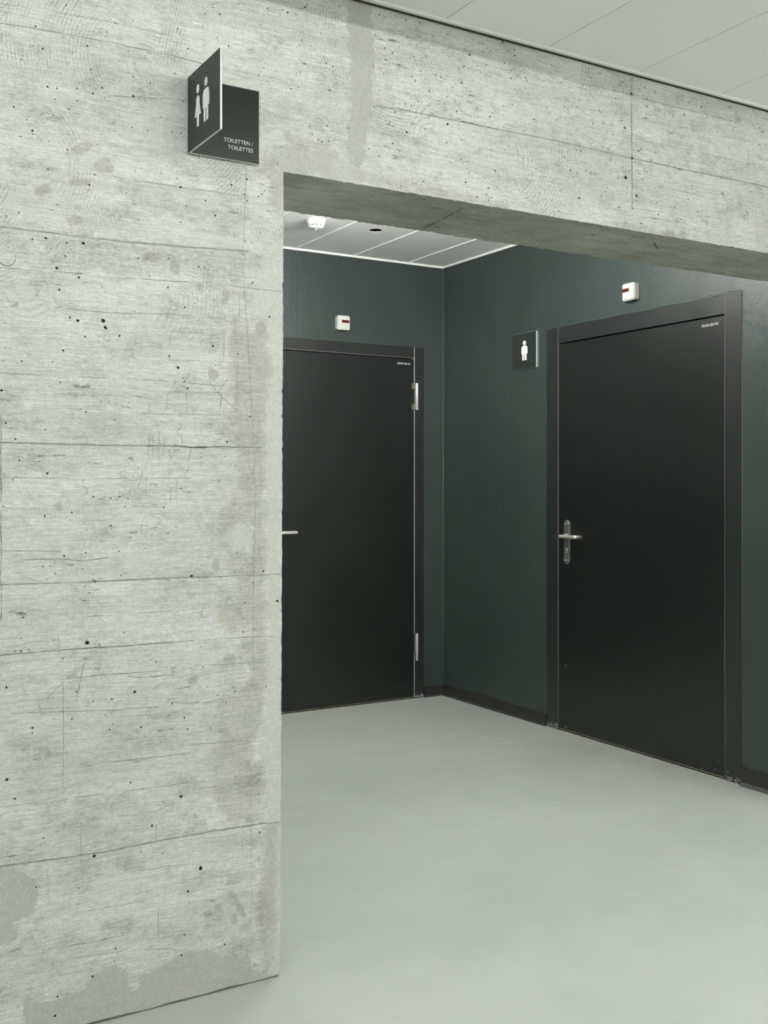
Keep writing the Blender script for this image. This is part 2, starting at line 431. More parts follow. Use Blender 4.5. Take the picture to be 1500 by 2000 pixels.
BROWN = [
 c3([(1165,-10),(1150,60),(1145,130),(1190,100),(1260,55),(1310,90),(1335,180),(1310,230),(1250,210),(1195,200),(1190,290),(1240,330),(1250,420),(1230,470),(1160,490),(1150,570),(1190,640),(1240,620),(1280,680),(1225,740),(1140,800),(1160,810),(1290,790),(1330,850),(1270,900),(1240,950),(1145,955),(1140,1050),(1150,1190),(1130,1250),(1150,1345),(1300,1345),(1340,1200),(1400,900),(1390,600),(1380,300),(1400,-10)]),
 c2([(1210,360),(1380,340),(1420,600),(1385,900),(1380,1345),(1170,1345),(1240,1180),(1245,1000),(1160,900),(1230,800),(1200,600)]),
 c8([(1010,-5),(1250,-5),(1240,250),(1200,280),(1100,262),(1020,180)]), c8([(1245,260),(1310,250),(1305,900),(1260,960),(1235,800),(1210,560),(1245,500)]),
 [(505,345),(500,330),(512,300),(535,283),(560,300),(600,292),(650,300),(680,320),(720,340),(800,350),(800,372),(700,360),(560,338),(550,420),(525,400),(528,350)],
 c9([(0,250),(100,300),(350,345),(500,370),(800,430),(860,470),(500,420),(250,370),(0,325)]),
 c6([(1265,650),(1290,700),(1300,760),(1360,790),(1290,770),(1260,700)]),
 [(800,345),(900,380),(1000,400),(1000,415),(800,375)],
 [(5,655),(2,640),(330,610),(330,655)][:0] or [(560,260),(640,280),(640,300),(560,300)],
]
LIGHT = [
 [(500,560),(520,470),(556,470),(553,1000),(549,1300),(549,1560),(549,1900),(520,1880),(514,1700),(516,1560),(522,1300),(520,1000),(512,700)],
 [(535,345),(560,290),(660,300),(720,330),(800,345),(790,360),(700,358),(560,335),(556,430),(535,440)],
 [(690,40),(697,40),(700,120),(702,190),(708,240),(700,235),(695,190),(692,120)],
 c3([(1200,100),(1260,60),(1320,110),(1330,190),(1290,220),(1220,190)]),
]
DIRT = [ell(*a) for a in [(c1,1190,900,110,55,.2),(c1,300,600,160,60,0),(c1,560,250,160,40,.3),(c1,520,400,60,110,0),(c1,80,500,90,60,0),(c1,90,900,90,90,0),(c1,650,1140,120,60,.2),
   (c2,300,70,150,80,.1),(c2,800,40,120,60,0),(c2,1130,90,110,70,0),(c2,60,720,60,60,0),(c2,160,640,170,24,0),(c2,1080,345,120,30,.1),(c2,560,930,150,30,0),(c2,100,1060,60,50,0),(c2,90,890,60,40,0),(c2,1180,920,110,50,.4),(c2,1340,970,60,60,0),
   (c3,150,540,130,30,.35),(c3,170,710,110,26,-.05),(c3,770,770,60,60,0),(c3,440,660,50,30,0),(c3,300,1000,60,50,0),(c3,200,1240,120,50,.1),(c3,500,920,50,40,0),(c3,770,930,40,30,0),(c3,830,1150,90,40,0),(c3,950,330,110,18,-.1),(c3,860,470,80,26,-.3),(c3,1000,800,60,24,-.3),(c3,540,95,40,24,0),(c3,340,240,110,16,.1),
   (c8,35,365,12,55,0),(c8,420,290,16,40,0),(c8,690,255,80,50,-.2),(c8,640,330,180,24,-.18),(c8,300,400,200,22,-.15),(c8,600,440,50,40,0),(c8,1050,350,70,24,0),(c8,180,800,60,50,0),(c8,200,870,40,90,-.5),(c8,300,800,60,30,-.8),(c8,560,760,70,26,0),(c8,690,760,60,22,0),(c8,400,500,30,30,0),(c8,690,592,44,7,.05),(c8,1150,850,80,60,0),(c8,1240,700,40,60,0),(c8,1200,60,60,50,0),(c8,380,190,30,30,0),(c8,220,100,70,14,-.05),
   (c7,1280,940,55,36,.5),(c7,1430,975,30,30,.3),(c7,150,850,30,60,0),(c7,230,1000,70,50,0),(c7,745,570,12,14,0),(c7,820,690,90,60,0),(c7,1280,740,20,20,0),
   (c6,500,545,16,22,0),(c6,500,1005,18,12,0),(c6,455,1150,22,24,0),(c6,540,1280,16,26,0),(c6,870,840,60,40,0),(c6,1070,660,60,20,.2),(c6,1080,1040,60,24,.2),(c6,1250,1100,90,40,.2),(c6,590,945,60,20,.2),(c6,460,690,50,20,.2),(c6,900,1000,60,30,.4),(c6,1490,1310,26,40,0),(c6,1140,1220,12,24,0)]]
DIRT += [[(-20,455),(100,462),(480,492),(540,500),(540,508),(380,520),(250,545),(0,520)], [(-10,865),(500,870),(500,877),(0,872)]]
def sdf(pts, px_, pz_):
    P = np.array(pts); n_ = len(P); d = np.full(px_.shape, 1e9); ins = np.zeros(px_.shape, bool)
    for i in range(n_):
        a = P[i]; b = P[(i+1) % n_]; e = b-a
        wx = px_-a[0]; wz = pz_-a[1]; t = np.clip((wx*e[0]+wz*e[1])/(e@e+1e-12), 0, 1)
        d = np.minimum(d, (wx-e[0]*t)**2+(wz-e[1]*t)**2)
        c_ = (a[1] > pz_) != (b[1] > pz_)
        ins ^= c_ & (px_ < e[0]*(pz_-a[1])/(e[1]+1e-12)+a[0])
    d = np.sqrt(d); return np.where(ins, -d, d)
def mask(polys, px_, pz_, soft):
    out = np.zeros(px_.shape)
    for P in polys:
        Q = np.array(W(P)); m = 2.5*soft
        k = (px_ > Q[:, 0].min()-m) & (px_ < Q[:, 0].max()+m) & (pz_ > Q[:, 1].min()-m) & (pz_ < Q[:, 1].max()+m)
        if k.any(): out[k] = np.maximum(out[k], np.clip(.5-sdf(Q, px_[k], pz_[k])/(2*soft), 0, 1))
    return out
def vnoise(t, seed):
    r = np.random.default_rng(seed).random(4096); i = np.floor(t).astype(int); f = t-i; f = f*f*(3-2*f)
    return r[i % 4096]*(1-f)+r[(i+1) % 4096]*f
def edge_x(z):
    z = np.asarray(z, float)
    e = XE0+(XE1-XE0)*np.clip(z/SOF, 0, 1)
    j = (vnoise(z*60, 1)-.5)*.0018+(vnoise(z*190, 2)-.5)*.0012 - .004*np.clip(vnoise(z*45, 3)-.90, 0, 1)*10
    return e+np.where(z > SOF-.003, 0, j)
STEP = .006
xl = np.concatenate([[-2.6, -1.6, -.9, -.4, 0, .25, .4], np.arange(.45, 1.2285, STEP)]); xl[-1] = 1.2318
xr = np.concatenate([np.arange(1.2318, 3.3, STEP), [3.45, 3.76, 4.3, 5.3]])
zl = np.concatenate([np.arange(0, SOF-.003, STEP), [SOF]]); zu = np.concatenate([np.arange(SOF, 2.72, STEP), [TOP]])
V = []; Fc = []; Fm = []
def grid(Pts, mat, flip=False):
    """Pts: (rows, cols, 3)"""
    r, c = Pts.shape[:2]; o = sum(len(v) for v in V); V.append(Pts.reshape(-1, 3))
    i = np.arange(r-1)[:, None]*c+np.arange(c-1)[None, :]+o
    q = np.stack([i, i+1, i+c+1, i+c], -1).reshape(-1, 4)
    if flip: q = q[:, ::-1]
    Fc.append(q); Fm.append(np.full(len(q), mat))
# pillar face
Zg, Xg = np.meshgrid(zl, xl, indexing='ij'); ex = edge_x(Zg); t = np.clip((Xg-1.15)/(1.2318-1.15), 0, 1)
Xg = Xg+(ex-1.2318)*t*t
Yg = YF+.0012*(vnoise(Zg*3, 4)-.5)*0
grid(np.stack([Xg, np.full_like(Xg, YF), Zg], -1), 0)
# face above the lintel line, full width
xa = np.concatenate([xl, xr[1:]])
Zg, Xg = np.meshgrid(zu, xa, indexing='ij')
jit = np.where(Xg > 1.2318, (vnoise(Xg*70, 5)-.5)*.0022+(vnoise(Xg*230, 6)-.5)*.0022, 0)
Zg = Zg+np.where(Zg < SOF+.001, jit, 0)
grid(np.stack([Xg, np.full_like(Xg, YF), Zg], -1), 0)
# underside
ys = np.linspace(YF, YB2, 60); Yg, Xg = np.meshgrid(ys, xr, indexing='ij')
jz = (vnoise(Xg*70, 5)-.5)*.0022+(vnoise(Xg*230, 6)-.5)*.0022; jz[:, 0] = 0
tb = np.clip((Yg-YF)/(YB2-YF), 0, 1)
Zs = SOF+jz*np.where(tb < .01, 1, .0)+(vnoise(Xg*9+Yg*13, 9)-.5)*.002*np.where(tb < .01, 0, 1)
by = (vnoise(Xg*28, 7)-.5)*.010+(vnoise(Xg*110, 8)-.5)*.010+.010*np.clip(vnoise(Xg*17, 12)-.8, 0, 1)*3
Yg = Yg+np.where(tb > .999, by, 0); Zs = Zs+np.where(tb > .999, .001, 0)
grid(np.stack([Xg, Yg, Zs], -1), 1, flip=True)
# reveal of the pillar
yr = np.linspace(YF, YB2, 40); Zg, Yg = np.meshgrid(zl, yr, indexing='ij'); ex = edge_x(Zg)
grid(np.stack([ex, Yg, Zg], -1), 0)
# far side, painted
for (x0, x1, z0, z1) in ((-2.6, 1.2318, 0, SOF), (-2.6, 5.3, SOF, TOP)):
    xx = np.array([x0, x1]) if z0 == 0 else xa
    g = np.array([[[x, YB2, z] for x in xx] for z in (z0, z1)], float)
    if z0 > 0:
        m = xx > 1.2318; g[0, m, 1] += ((vnoise(xx*28, 7)-.5)*.010+(vnoise(xx*110, 8)-.5)*.010+.010*np.clip(vnoise(xx*17, 12)-.8, 0, 1)*3)[m]
        g[0, m, 2] += .001
    grid(g, 2, flip=True)
Vn = np.concatenate(V); Fn = np.concatenate(Fc); Mn = np.concatenate(Fm)
# surface marks that belong to the wall: seams, scratches, pencil strokes, pores
EX_V = []; EX_F = []; EX_M = []; vo = len(Vn)
def add_poly(pts, mat, off):
    global vo
    EX_V.extend([(x, YF-off, z) for x, z in pts]); EX_F.append(list(range(vo, vo+len(pts)))); EX_M.append(mat); vo += len(pts)
def stroke(pts, w0, mat=3, wob=.0008, gaps=.0, off=.0004, fade=.35):
    P = W(pts); L = 0; out = []; w0 = w0*1.25 if mat == 4 else w0
    for a, b in zip(P, P[1:]):
        d = math.dist(a, b); k = max(1, int(d/.006))
        for i in range(k): out.append((a[0]+(b[0]-a[0])*i/k, a[1]+(b[1]-a[1])*i/k))
    out.append(P[-1]); sd = random.randint(0, 4000); n_ = len(out)
    tt = np.arange(n_)
    w1 = vnoise(tt*.55+sd, 21); w2 = vnoise(tt*.11+sd, 22); wb = (vnoise(tt*.22+sd, 23)-.5)*2*wob+(vnoise(tt*.9+sd, 24)-.5)*wob
    pr = None
    for i in range(n_):
        a = out[max(i-1, 0)]; b = out[min(i+1, n_-1)]; dx, dz = b[0]-a[0], b[1]-a[1]; l = math.hypot(dx, dz) or 1
        nx, nz = -dz/l, dx/l; hw = w0*.5*(.45+.9*w1[i])*(1-fade+fade*w2[i]*1.6)
        cx_, cz_ = out[i][0]+nx*wb[i], out[i][1]+nz*wb[i]
        cur = ((cx_+nx*hw, cz_+nz*hw), (cx_-nx*hw, cz_-nz*hw))
        if pr and not (w2[i] < gaps): add_poly([pr[1], cur[1], cur[0], pr[0]], mat, off)
        pr = cur
def pore(x, z, r, sx=1.0, mat=6):
    k = 7; a0 = random.random()*6; add_poly([(x+sx*r*(.75+.5*random.random())*math.cos(a0+2*PI*i/k), z+r*(.75+.5*random.random())*math.sin(a0+2*PI*i/k)) for i in range(k)], mat, .0006)
SE, PE, CH = 3, 4, 5
# board joints
stroke([(0,864),(112,867.5),(209,869.4),(358,871),(377,874.5),(418,872.4),(511,874)], .0026, SE)
stroke([(340,870),(377,874.5),(405,873)], .0032, SE)
stroke(c3([(0,380),(270,372),(560,362),(820,348),(1100,338),(1250,332),(1470,325)]), .0017, SE, gaps=.15)
stroke(c3([(0,750),(250,727),(560,706),(850,686)]), .0026, SE); stroke(c3([(850,686),(1100,668),(1300,655),(1470,648)]), .0014, SE, gaps=.25)
stroke(c8([(0,465),(200,438),(500,395),(740,345),(1000,298),(1240,262),(1330,258)]), .0026, SE)
stroke(c8([(0,462),(200,435),(500,391),(740,341),(1000,294),(1240,259)]), .0010, CH, gaps=.35)
stroke(c8([(0,185),(400,135),(800,80),(1150,30),(1320,5)]), .0013, SE, gaps=.3); stroke(c8([(380,132),(800,77),(1150,28),(1320,3)]), .0009, CH, gaps=.3)
stroke(c2([(0,60),(260,80),(500,98),(700,118),(1050,140),(1280,165),(1475,185)]), .0013, SE, gaps=.25); stroke(c2([(0,57),(260,77),(500,95),(700,115),(1050,137),(1280,162),(1475,182)]), .0010, CH, gaps=.3)
stroke(c1([(0,1185),(300,1222),(560,1255),(1000,1295),(1300,1315)]), .0020, SE); stroke(c1([(1300,1315),(1476,1355)]), .0010, CH, gaps=.2)
stroke(c1([(0,120),(300,170),(560,220),(900,290),(1100,345),(1480,420)]), .0014, SE, gaps=.3)
stroke(c1([(0,20),(560,110),(900,190)]), .0010, PE, gaps=.3)
stroke(c2([(0,232),(300,270),(560,297),(860,303),(1180,326)]), .0012, PE, gaps=.3)
stroke(c2([(0,612),(500,635),(870,655),(1170,680)]), .0010, PE, gaps=.35)
stroke(c2([(0,820),(500,826),(860,825)]), .0010, PE, gaps=.35)
stroke(c2([(0,1160),(700,1163),(1330,1160)]), .0010, PE, gaps=.3)
stroke(c1([(560,500),(980,525)]), .0012, PE, gaps=.3); stroke(c1([(560,905),(640,935),(850,965),(1000,985),(1250,1022)]), .0012, SE, gaps=.25)
stroke(c1([(0,690),(250,740),(400,765)]), .0010, PE, gaps=.3); stroke(c1([(780,1075),(880,1085)]), .0012, SE)
stroke(c3([(60,893),(340,872),(560,853),(880,826)]), .0014, SE, gaps=.3); stroke(c3([(1060,800),(1430,785)]), .0010, SE, gaps=.2)
stroke(c3([(670,862),(720,868),(890,852)]), .0020, SE); stroke(c3([(900,997),(1140,997)]), .0012, SE)
stroke(c3([(10,1055),(560,1037),(840,1020)]), .0010, PE, gaps=.3); stroke(c3([(560,1262),(900,1225),(1300,1195)]), .0012, SE, gaps=.3)
stroke(c3([(540,1200),(900,1170),(1200,1140)]), .0009, PE, gaps=.3); stroke(c3([(560,1310),(1000,1262)]), .0010, PE, gaps=.3)
stroke(c3([(100,330),(230,370)]), .0009, PE); stroke(c3([(110,250),(330,245),(430,256),(570,236)]), .0016, SE, gaps=.3)
stroke(c3([(0,200),(560,210)]), .0009, PE, gaps=.4); stroke(c3([(500,545),(700,530),(1100,500)]), .0009, PE, gaps=.4)
stroke(c8([(170,715),(560,650),(940,578)]), .0012, SE, gaps=.25); stroke(c8([(940,578),(1310,530)]), .0008, CH, gaps=.2)
stroke(c8([(450,505),(700,480),(900,440)]), .0010, PE, gaps=.3); stroke(c8([(200,860),(450,820),(800,740),(1000,690)]), .0011, SE, gaps=.35)
stroke(c8([(330,905),(600,860),(830,855)]), .0012, SE, gaps=.4); stroke(c8([(0,1050),(200,990),(400,960)]), .0010, PE, gaps=.4)
# upright joints and nail lines
stroke([(2,810),(2,1210)], .0020, SE, gaps=.1)
stroke(c1([(1290,860),(1285,1000),(1275,1200),(1270,1339)]), .0012, PE, gaps=.2)
stroke(c2([(1270,0),(1280,180),(1300,500),(1310,700),(1330,1000),(1335,1339)]), .0010, PE, gaps=.25)
stroke(c3([(1333,0),(1325,500),(1325,900)]), .0010, PE, gaps=.2); stroke(c2([(1255,180),(1245,500),(1235,760)]), .0008, PE, gaps=.2)
stroke(c3([(305,640),(308,760)]), .0011, SE, gaps=.2); stroke(c3([(330,900),(332,1339)]), .0012, SE, gaps=.25)
stroke(c8([(220,480),(235,640)]), .0010, SE, gaps=.1); stroke(c8([(740,270),(740,340)]), .0012, SE); stroke(c8([(750,660),(748,800)]), .0012, SE, gaps=.2)
stroke(c8([(1187,0),(1187,730)]), .0007, PE, gaps=.2); stroke(c8([(380,290),(382,440)]), .0010, SE, gaps=.2); stroke(c8([(298,0),(298,100)]), .0008, PE)
stroke([(1233,166),(1234,290),(1235,408)], .0022, PE, gaps=.1, wob=.0012); stroke([(1233,200),(1234,330)], .0012, SE, gaps=.3)
# beam
for pth, wd in (([(733,207),(800,217),(918,241),(935,245),(1091,276),(1234,309)], .0050), ([(1234,309),(1330,330),(1420,348),(1500,366),(1560,380)], .0055), ([(1233,166),(1234,290),(1235,408)], .0055), (c6([(480,540),(840,640),(1250,740)]), .0035), (c6([(0,430),(480,540)]), .003)): stroke(pth, wd, 7, off=.00025, wob=.0012)
for pth, wd in (([(0,864),(112,867.5),(209,869.4),(358,871),(377,874.5),(418,872.4),(511,874)], .0055), (c3([(0,750),(250,727),(560,706),(850,686),(1100,668)]), .005), (c8([(0,465),(200,438),(500,395),(740,345),(1000,298),(1240,262)]), .0065), (c1([(0,1185),(300,1222),(560,1255),(1000,1295),(1300,1315)]), .0055), (c1([(0,120),(300,170),(560,220),(900,290),(1100,345)]), .004), (c3([(0,380),(270,372),(560,362),(820,348),(1100,338)]), .004)): stroke(pth, wd, 7, off=.00025, wob=.0012, gaps=.1)
for bx, by, br in ((1233,183,.007),(1234,309,.006),(1222,347,.007),(1243,382,.006),(1220,250,.005),(1247,295,.004)):
    q = on_wall(bx, by); pore(q[0], q[1], br, 1.0, 3); pore(q[0]+.001, q[1], br*.45, 1, 6)
stroke([(733,207),(800,217),(918,241),(935,245)], .0022, PE); stroke([(900,236),(925,241)], .0034, SE); stroke([(935,245),(1091,276),(1170,294),(1234,309)], .0018, SE)
stroke([(1234,309),(1330,330),(1420,348),(1500,366),(1560,380)], .0026, SE, wob=.0012)
stroke(c6([(0,430),(480,540)]), .0010, PE, gaps=.3); stroke(c6([(520,565),(840,640),(1250,740)]), .0012, PE, gaps=.3); stroke(c6([(560,1190),(960,1270)]), .0011, PE, gaps=.2)
stroke(c6([(0,755),(270,800)]), .0009, PE, gaps=.3); stroke(c6([(560,880),(900,945),(1480,1080)]), .0009, PE, gaps=.35); stroke(c6([(620,740),(900,790),(1420,900)]), .0008, PE, gaps=.4)
for a in [((783,520),(783,600)), ((772,815),(774,905)), ((1007,870),(1005,968)), ((1443,760),(1443,1000)), ((1265,640),(1265,760)), ((1355,940),(1355,1170))]: stroke(c6(a), .0012, SE, gaps=.15)
stroke(c9([(150,130),(330,158),(560,180),(760,235),(1000,300)]), .0011, SE, gaps=.15); stroke(c9([(280,222),(450,238),(620,265),(780,305)]), .0011, SE, gaps=.1); stroke(c9([(0,185),(150,208)]), .0009, SE)
stroke(c9([(1190,30),(1225,90),(1250,150)]), .0016, SE, gaps=.2)
stroke(c7([(640,755),(760,778)]), .0010, SE, gaps=.3); stroke(c7([(450,950),(470,1010)]), .0010, PE)
# pencil and chalk strokes
for p in ([(770,1045),(780,975),(790,925),(800,920),(798,1040)], [(770,1000),(800,995)], [(835,915),(828,1040)], [(835,915),(856,940),(862,985),(852,1035),(832,1050),(820,1035)],
          [(915,890),(940,878),(950,895),(925,920),(950,950),(955,975),(940,1012),(912,1022)], [(893,395),(1172,408),(1170,550),(885,548),(893,395)], [(880,712),(1160,715),(1150,832),(865,825),(880,712)],
          [(995,615),(940,685)], [(1190,640),(1145,712)], [(1095,655),(1140,720),(1230,800),(1310,880)], [(740,1120),(660,1115),(625,1135),(628,1150),(680,1170),(692,1200),(680,1235),(640,1255),(590,1260)],
          [(745,1120),(740,1160),(720,1210)], [(765,1150),(765,1255)], [(925,1170),(920,1315)], [(895,1200),(890,1290)], [(975,1160),(1005,1200),(980,1225),(1010,1260),(990,1310),(960,1320)],
          [(885,1010),(893,1070)], [(1000,1010),(985,1075)], [(1020,800),(1035,795),(1015,825)], [(1095,840),(1100,875)], [(1140,850),(1125,878)], [(920,650),(905,690)], [(975,715),(978,825)], [(780,760),(778,820)], [(1050,450),(1060,490)], [(1010,420),(990,450)]):
    stroke(c2(p), .0010, PE, wob=.0004, gaps=.12)
for p in ([(845,12),(790,8),(755,30),(738,75),(740,112),(758,122),(772,98),(764,72),(745,70),(738,90)], [(790,12),(845,42),(820,70),(790,128)], [(785,88),(825,78)]):
    stroke(c3(p), .0010, PE, wob=.0003, gaps=.05)
stroke(c3([(1268,522),(1248,526),(1288,572)]), .0020, SE, wob=.0002)
stroke(c3([(250,970),(350,870),(410,830)]), .0010, PE); stroke(c3([(1075,175),(1030,270)]), .0010, PE, gaps=.15); stroke(c3([(445,150),(400,330)]), .0008, PE, gaps=.2)
stroke(c3([(445,730),(400,1000)]), .0012, PE, gaps=.2); stroke(c3([(120,622),(80,655)]), .0009, PE); stroke(c8([(1280,30),(1245,140),(1240,180)]), .0008, CH); stroke(c8([(1290,380),(1245,470)]), .0008, CH)
stroke(c8([(1050,185),(1320,185)]), .0007, CH, gaps=.4)
def ring(k, x, y, rx, ry, mat=PE, wd=.0009, g=.25, rot=0): 
    q = ell(k, x, y, rx, ry, rot, 18); stroke(q+[q[0]], wd, mat, wob=.0008, gaps=g)
for a in [(c3,815,1052,32,20),(c3,815,1052,48,30),(c3,915,510,22,22),(c3,1070,530,18,24),(c3,222,1005,26,26),(c2,430,1228,26,26),(c2,575,35,22,20),(c2,560,425,16,22),(c8,290,487,28,18),(c6,198,885,20,24),(c6,298,858,14,20)]: ring(*a)
# round plug at the left edge of the picture
px0 = on_wall(13, 503)
add_poly([(px0[0]+.0205*math.cos(2*PI*i/40), px0[1]+.0205*math.sin(2*PI*i/40)-.0006) for i in range(40)], SE, .0005)
add_poly([(px0[0]+.0192*math.cos(2*PI*i/40), px0[1]+.0192*math.sin(2*PI*i/40)+.0004) for i in range(40)], 0, .0012)
# pores
BIG = [(c1,[(248,455,5),(457,240,4),(485,490,4),(727,518,3),(170,685,5),(140,628,3),(360,572,4),(945,980,5),(1210,967,4),(467,967,4),(560,168,3),(602,120,3),(240,1247,5),(170,1253,4),(350,1270,4),(435,1273,6),(660,1010,3),(495,915,3),(930,150,3),(1150,75,4),(1400,45,4),(1245,20,3),(1363,130,3),(345,28,3),(250,885,3),(300,1070,3),(30,1130,3),(98,1113,4),(690,668,3),(107,715,3),(110,312,3),(1370,1017,4),(975,1078,3),(945,1163,3)]),
 (c2,[(297,63,6),(412,113,5),(540,340,8),(549,373,7),(557,380,4),(625,418,5),(407,338,6),(330,495,5),(932,583,6),(1113,470,5),(1040,57,4),(878,165,4),(722,12,4),(310,176,5),(967,270,4),(980,693,4),(885,523,4),(8,703,6),(100,1070,4),(248,1137,5),(80,957,4),(1188,972,4),(365,322,4),(446,422,4),(782,105,3),(882,12,3),(1320,140,4),(1020,248,3),(1245,512,3),(113,550,3),(965,657,3),(600,858,3),(450,817,4),(530,762,3),(315,661,3),(202,1075,3),(580,1267,3),(1410,318,4)]),
 (c3,[(1002,335,6),(455,684,8),(335,230,4),(448,213,3),(467,423,3),(705,941,6),(487,990,3),(585,980,4),(170,1130,4),(170,1155,3),(1062,810,3),(290,322,3),(375,2,4),(648,630,3),(440,463,3),(1270,628,3),(1220,918,3),(1230,938,3),(1138,958,3),(1183,997,3),(1085,912,3),(899,1003,4),(738,1125,4),(980,1137,4),(591,1110,3),(34,918,4),(78,727,3),(110,730,4),(150,720,3),(1257,762,3),(497,362,4),(487,355,3),(1450,465,6)]),
 (c8,[(948,473,9),(888,583,5),(855,135,6),(718,272,5),(1228,304,4),(1062,833,4),(437,985,5),(272,1080,4),(445,415,6),(70,145,4),(618,68,4),(170,563,3),(1222,123,3),(547,853,4),(857,885,4),(665,395,3),(767,405,3),(33,55,6),(205,330,3),(770,160,3),(260,1170,4)]),
 (c6,[(262,662,5),(275,673,5),(218,755,6),(610,632,5),(598,492,5),(1218,636,6),(1458,816,6),(884,690,6),(455,1152,8),(535,1285,7),(185,352,4),(502,432,5),(295,737,4),(1130,815,4),(1435,908,4),(8,1005,4),(95,1022,3),(433,1073,5),(490,1098,4),(1165,1265,5),(1172,1275,4),(945,1235,4),(978,1256,4),(590,1105,4),(615,1108,4),(1048,710,3),(1323,686,3),(808,665,3),(952,740,3),(126,708,3),(42,680,3)]),
 (c7,[(1055,308,8),(1007,368,5),(1143,365,5),(778,365,4),(495,410,4),(196,438,4),(936,477,4),(446,165,4),(391,559,4),(268,822,5),(1390,833,4),(1477,861,4),(455,520,4),(510,345,4),(313,130,3),(225,908,4),(208,632,3),(456,552,3),(124,255,4),(520,668,5),(110,487,4),(115,783,4),(763,497,3),(545,265,4),(550,293,3),(943,355,4),(1088,372,4),(870,483,3),(1235,592,4),(1250,695,3),(1127,766,3),(748,590,3),(585,762,3),(155,1075,3)])]
for k, L in BIG:
    for x, y, r in L:
        q = on_wall(*k([(x, y)])[0]); sc = {c1: 2.679, c2: 2.679, c3: 2.679, c8: 2.42, c6: 3.75, c7: 3.75}[k]
        pore(q[0], q[1], r/sc*.00155*(1.15 if k in (c6, c7) else 1), random.uniform(.8, 1.3))
cand = np.column_stack([rng.uniform(.3, 3.7, 15000), rng.uniform(.01, 2.68, 15000)])
ok = ((cand[:, 0] < 1.2) | (cand[:, 1] > SOF+.012))
cand = cand[ok]; mpz = np.maximum(mask(PATCH, cand[:, 0], cand[:, 1], .004), mask(LIGHT, cand[:, 0], cand[:, 1], .004))
dens = np.where(cand[:, 0] > 1.27, .85, np.where(cand[:, 1] > 1.65, .36, .17))
dens = dens*(.4+1.2*vnoise(cand[:, 0]*3+cand[:, 1]*7.7, 31))
cand = cand[(mpz < .4) & (rng.random(len(cand)) < dens)]
for x, z in cand: pore(x, z, float(np.clip(rng.lognormal(-.45, .42), .4, 2.0))*(.00165 if x > 1.27 else .0015), random.uniform(.8, 1.2))
# open pits along the lower lintel edge
for i in range(260):
    x = random.uniform(1.5, 3.4); pore(x, SOF+abs(random.gauss(0, .012))+.003, random.uniform(.0004, .0011), 1.6, 3)
Vall = np.concatenate([Vn, np.array(EX_V)]) if EX_V else Vn
me = bpy.data.meshes.new('wall_front'); me.from_pydata(Vall.tolist(), [], Fn.tolist()+EX_F); me.update()
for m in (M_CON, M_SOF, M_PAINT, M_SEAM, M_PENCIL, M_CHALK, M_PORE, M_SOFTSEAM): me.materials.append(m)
me.polygons.foreach_set('material_index', np.concatenate([Mn, np.array(EX_M)]).astype(np.int32))
vx, vy, vz = Vall[:, 0], Vall[:, 1], Vall[:, 2]; face = (vy < YF+.001)
for nm, polys, soft in (('patch', PATCH, .028), ('brown', BROWN, .034), ('dirt', DIRT, .040), ('light', LIGHT, .026), ('blob', BLOB, .012)):
    a = me.attributes.new(nm, 'FLOAT', 'POINT'); v = np.where(face, mask(polys, vx, vz, soft), 0)
    a.data.foreach_set('value', v.astype(np.float32))
wall = bpy.data.objects.new('wall_front', me); C.objects.link(wall)
wall['kind'] = 'structure'; wall['category'] = 'wall'; wall['label'] = 'board-marked grey concrete wall with wide opening under a concrete lintel'
# joint and scars of the underside: a child strip in the same concrete
bm = bmesh.new()
def sof_stroke(P, w0):
    out = []
    for a, b in zip(P, P[1:]):
        k = max(1, int(math.dist(a, b)/.008))
        for i in range(k): out.append((a[0]+(b[0]-a[0])*i/k+random.uniform(-.002, .002), a[1]+(b[1]-a[1])*i/k+random.uniform(-.001, .001)))
    out.append(P[-1]); pr = None
    for i, p in enumerate(out):
        a = out[max(i-1, 0)]; b = out[min(i+1, len(out)-1)]; l = math.dist(a, b) or 1; nx, ny = -(b[1]-a[1])/l, (b[0]-a[0])/l; h_ = w0/2*random.uniform(.3, 1.3)
        cur = [(p[0]+nx*h_, p[1]+ny*h_, SOF-.0022), (p[0]-nx*h_, p[1]-ny*h_, SOF-.0022)]
        if pr: poly(bm, [pr[0], pr[1], cur[1], cur[0]])
        pr = cur
sof_stroke([on_soffit(905, 405), on_soffit(870, 424), (1.897, 2.955)], .004)
sof_stroke([on_soffit(1277, 472), on_soffit(1281, 480), on_soffit(1287, 486)], .005)
for i in range(150):
    x = random.uniform(1.5, 3.6); y = YF+random.uniform(.01, .35); l = random.uniform(.006, .026)*(1 if random.random() < .8 else 1.6)
    sof_stroke([(x, y), (x+l*.5, y+random.uniform(-.002, .002)), (x+l, y+random.uniform(-.004, .004))], random.uniform(.001, .0045))
mesh_obj('joint_marks', bm, flat('underside_scar', (.075, .073, .062), .95, spec=.1), parent=wall)

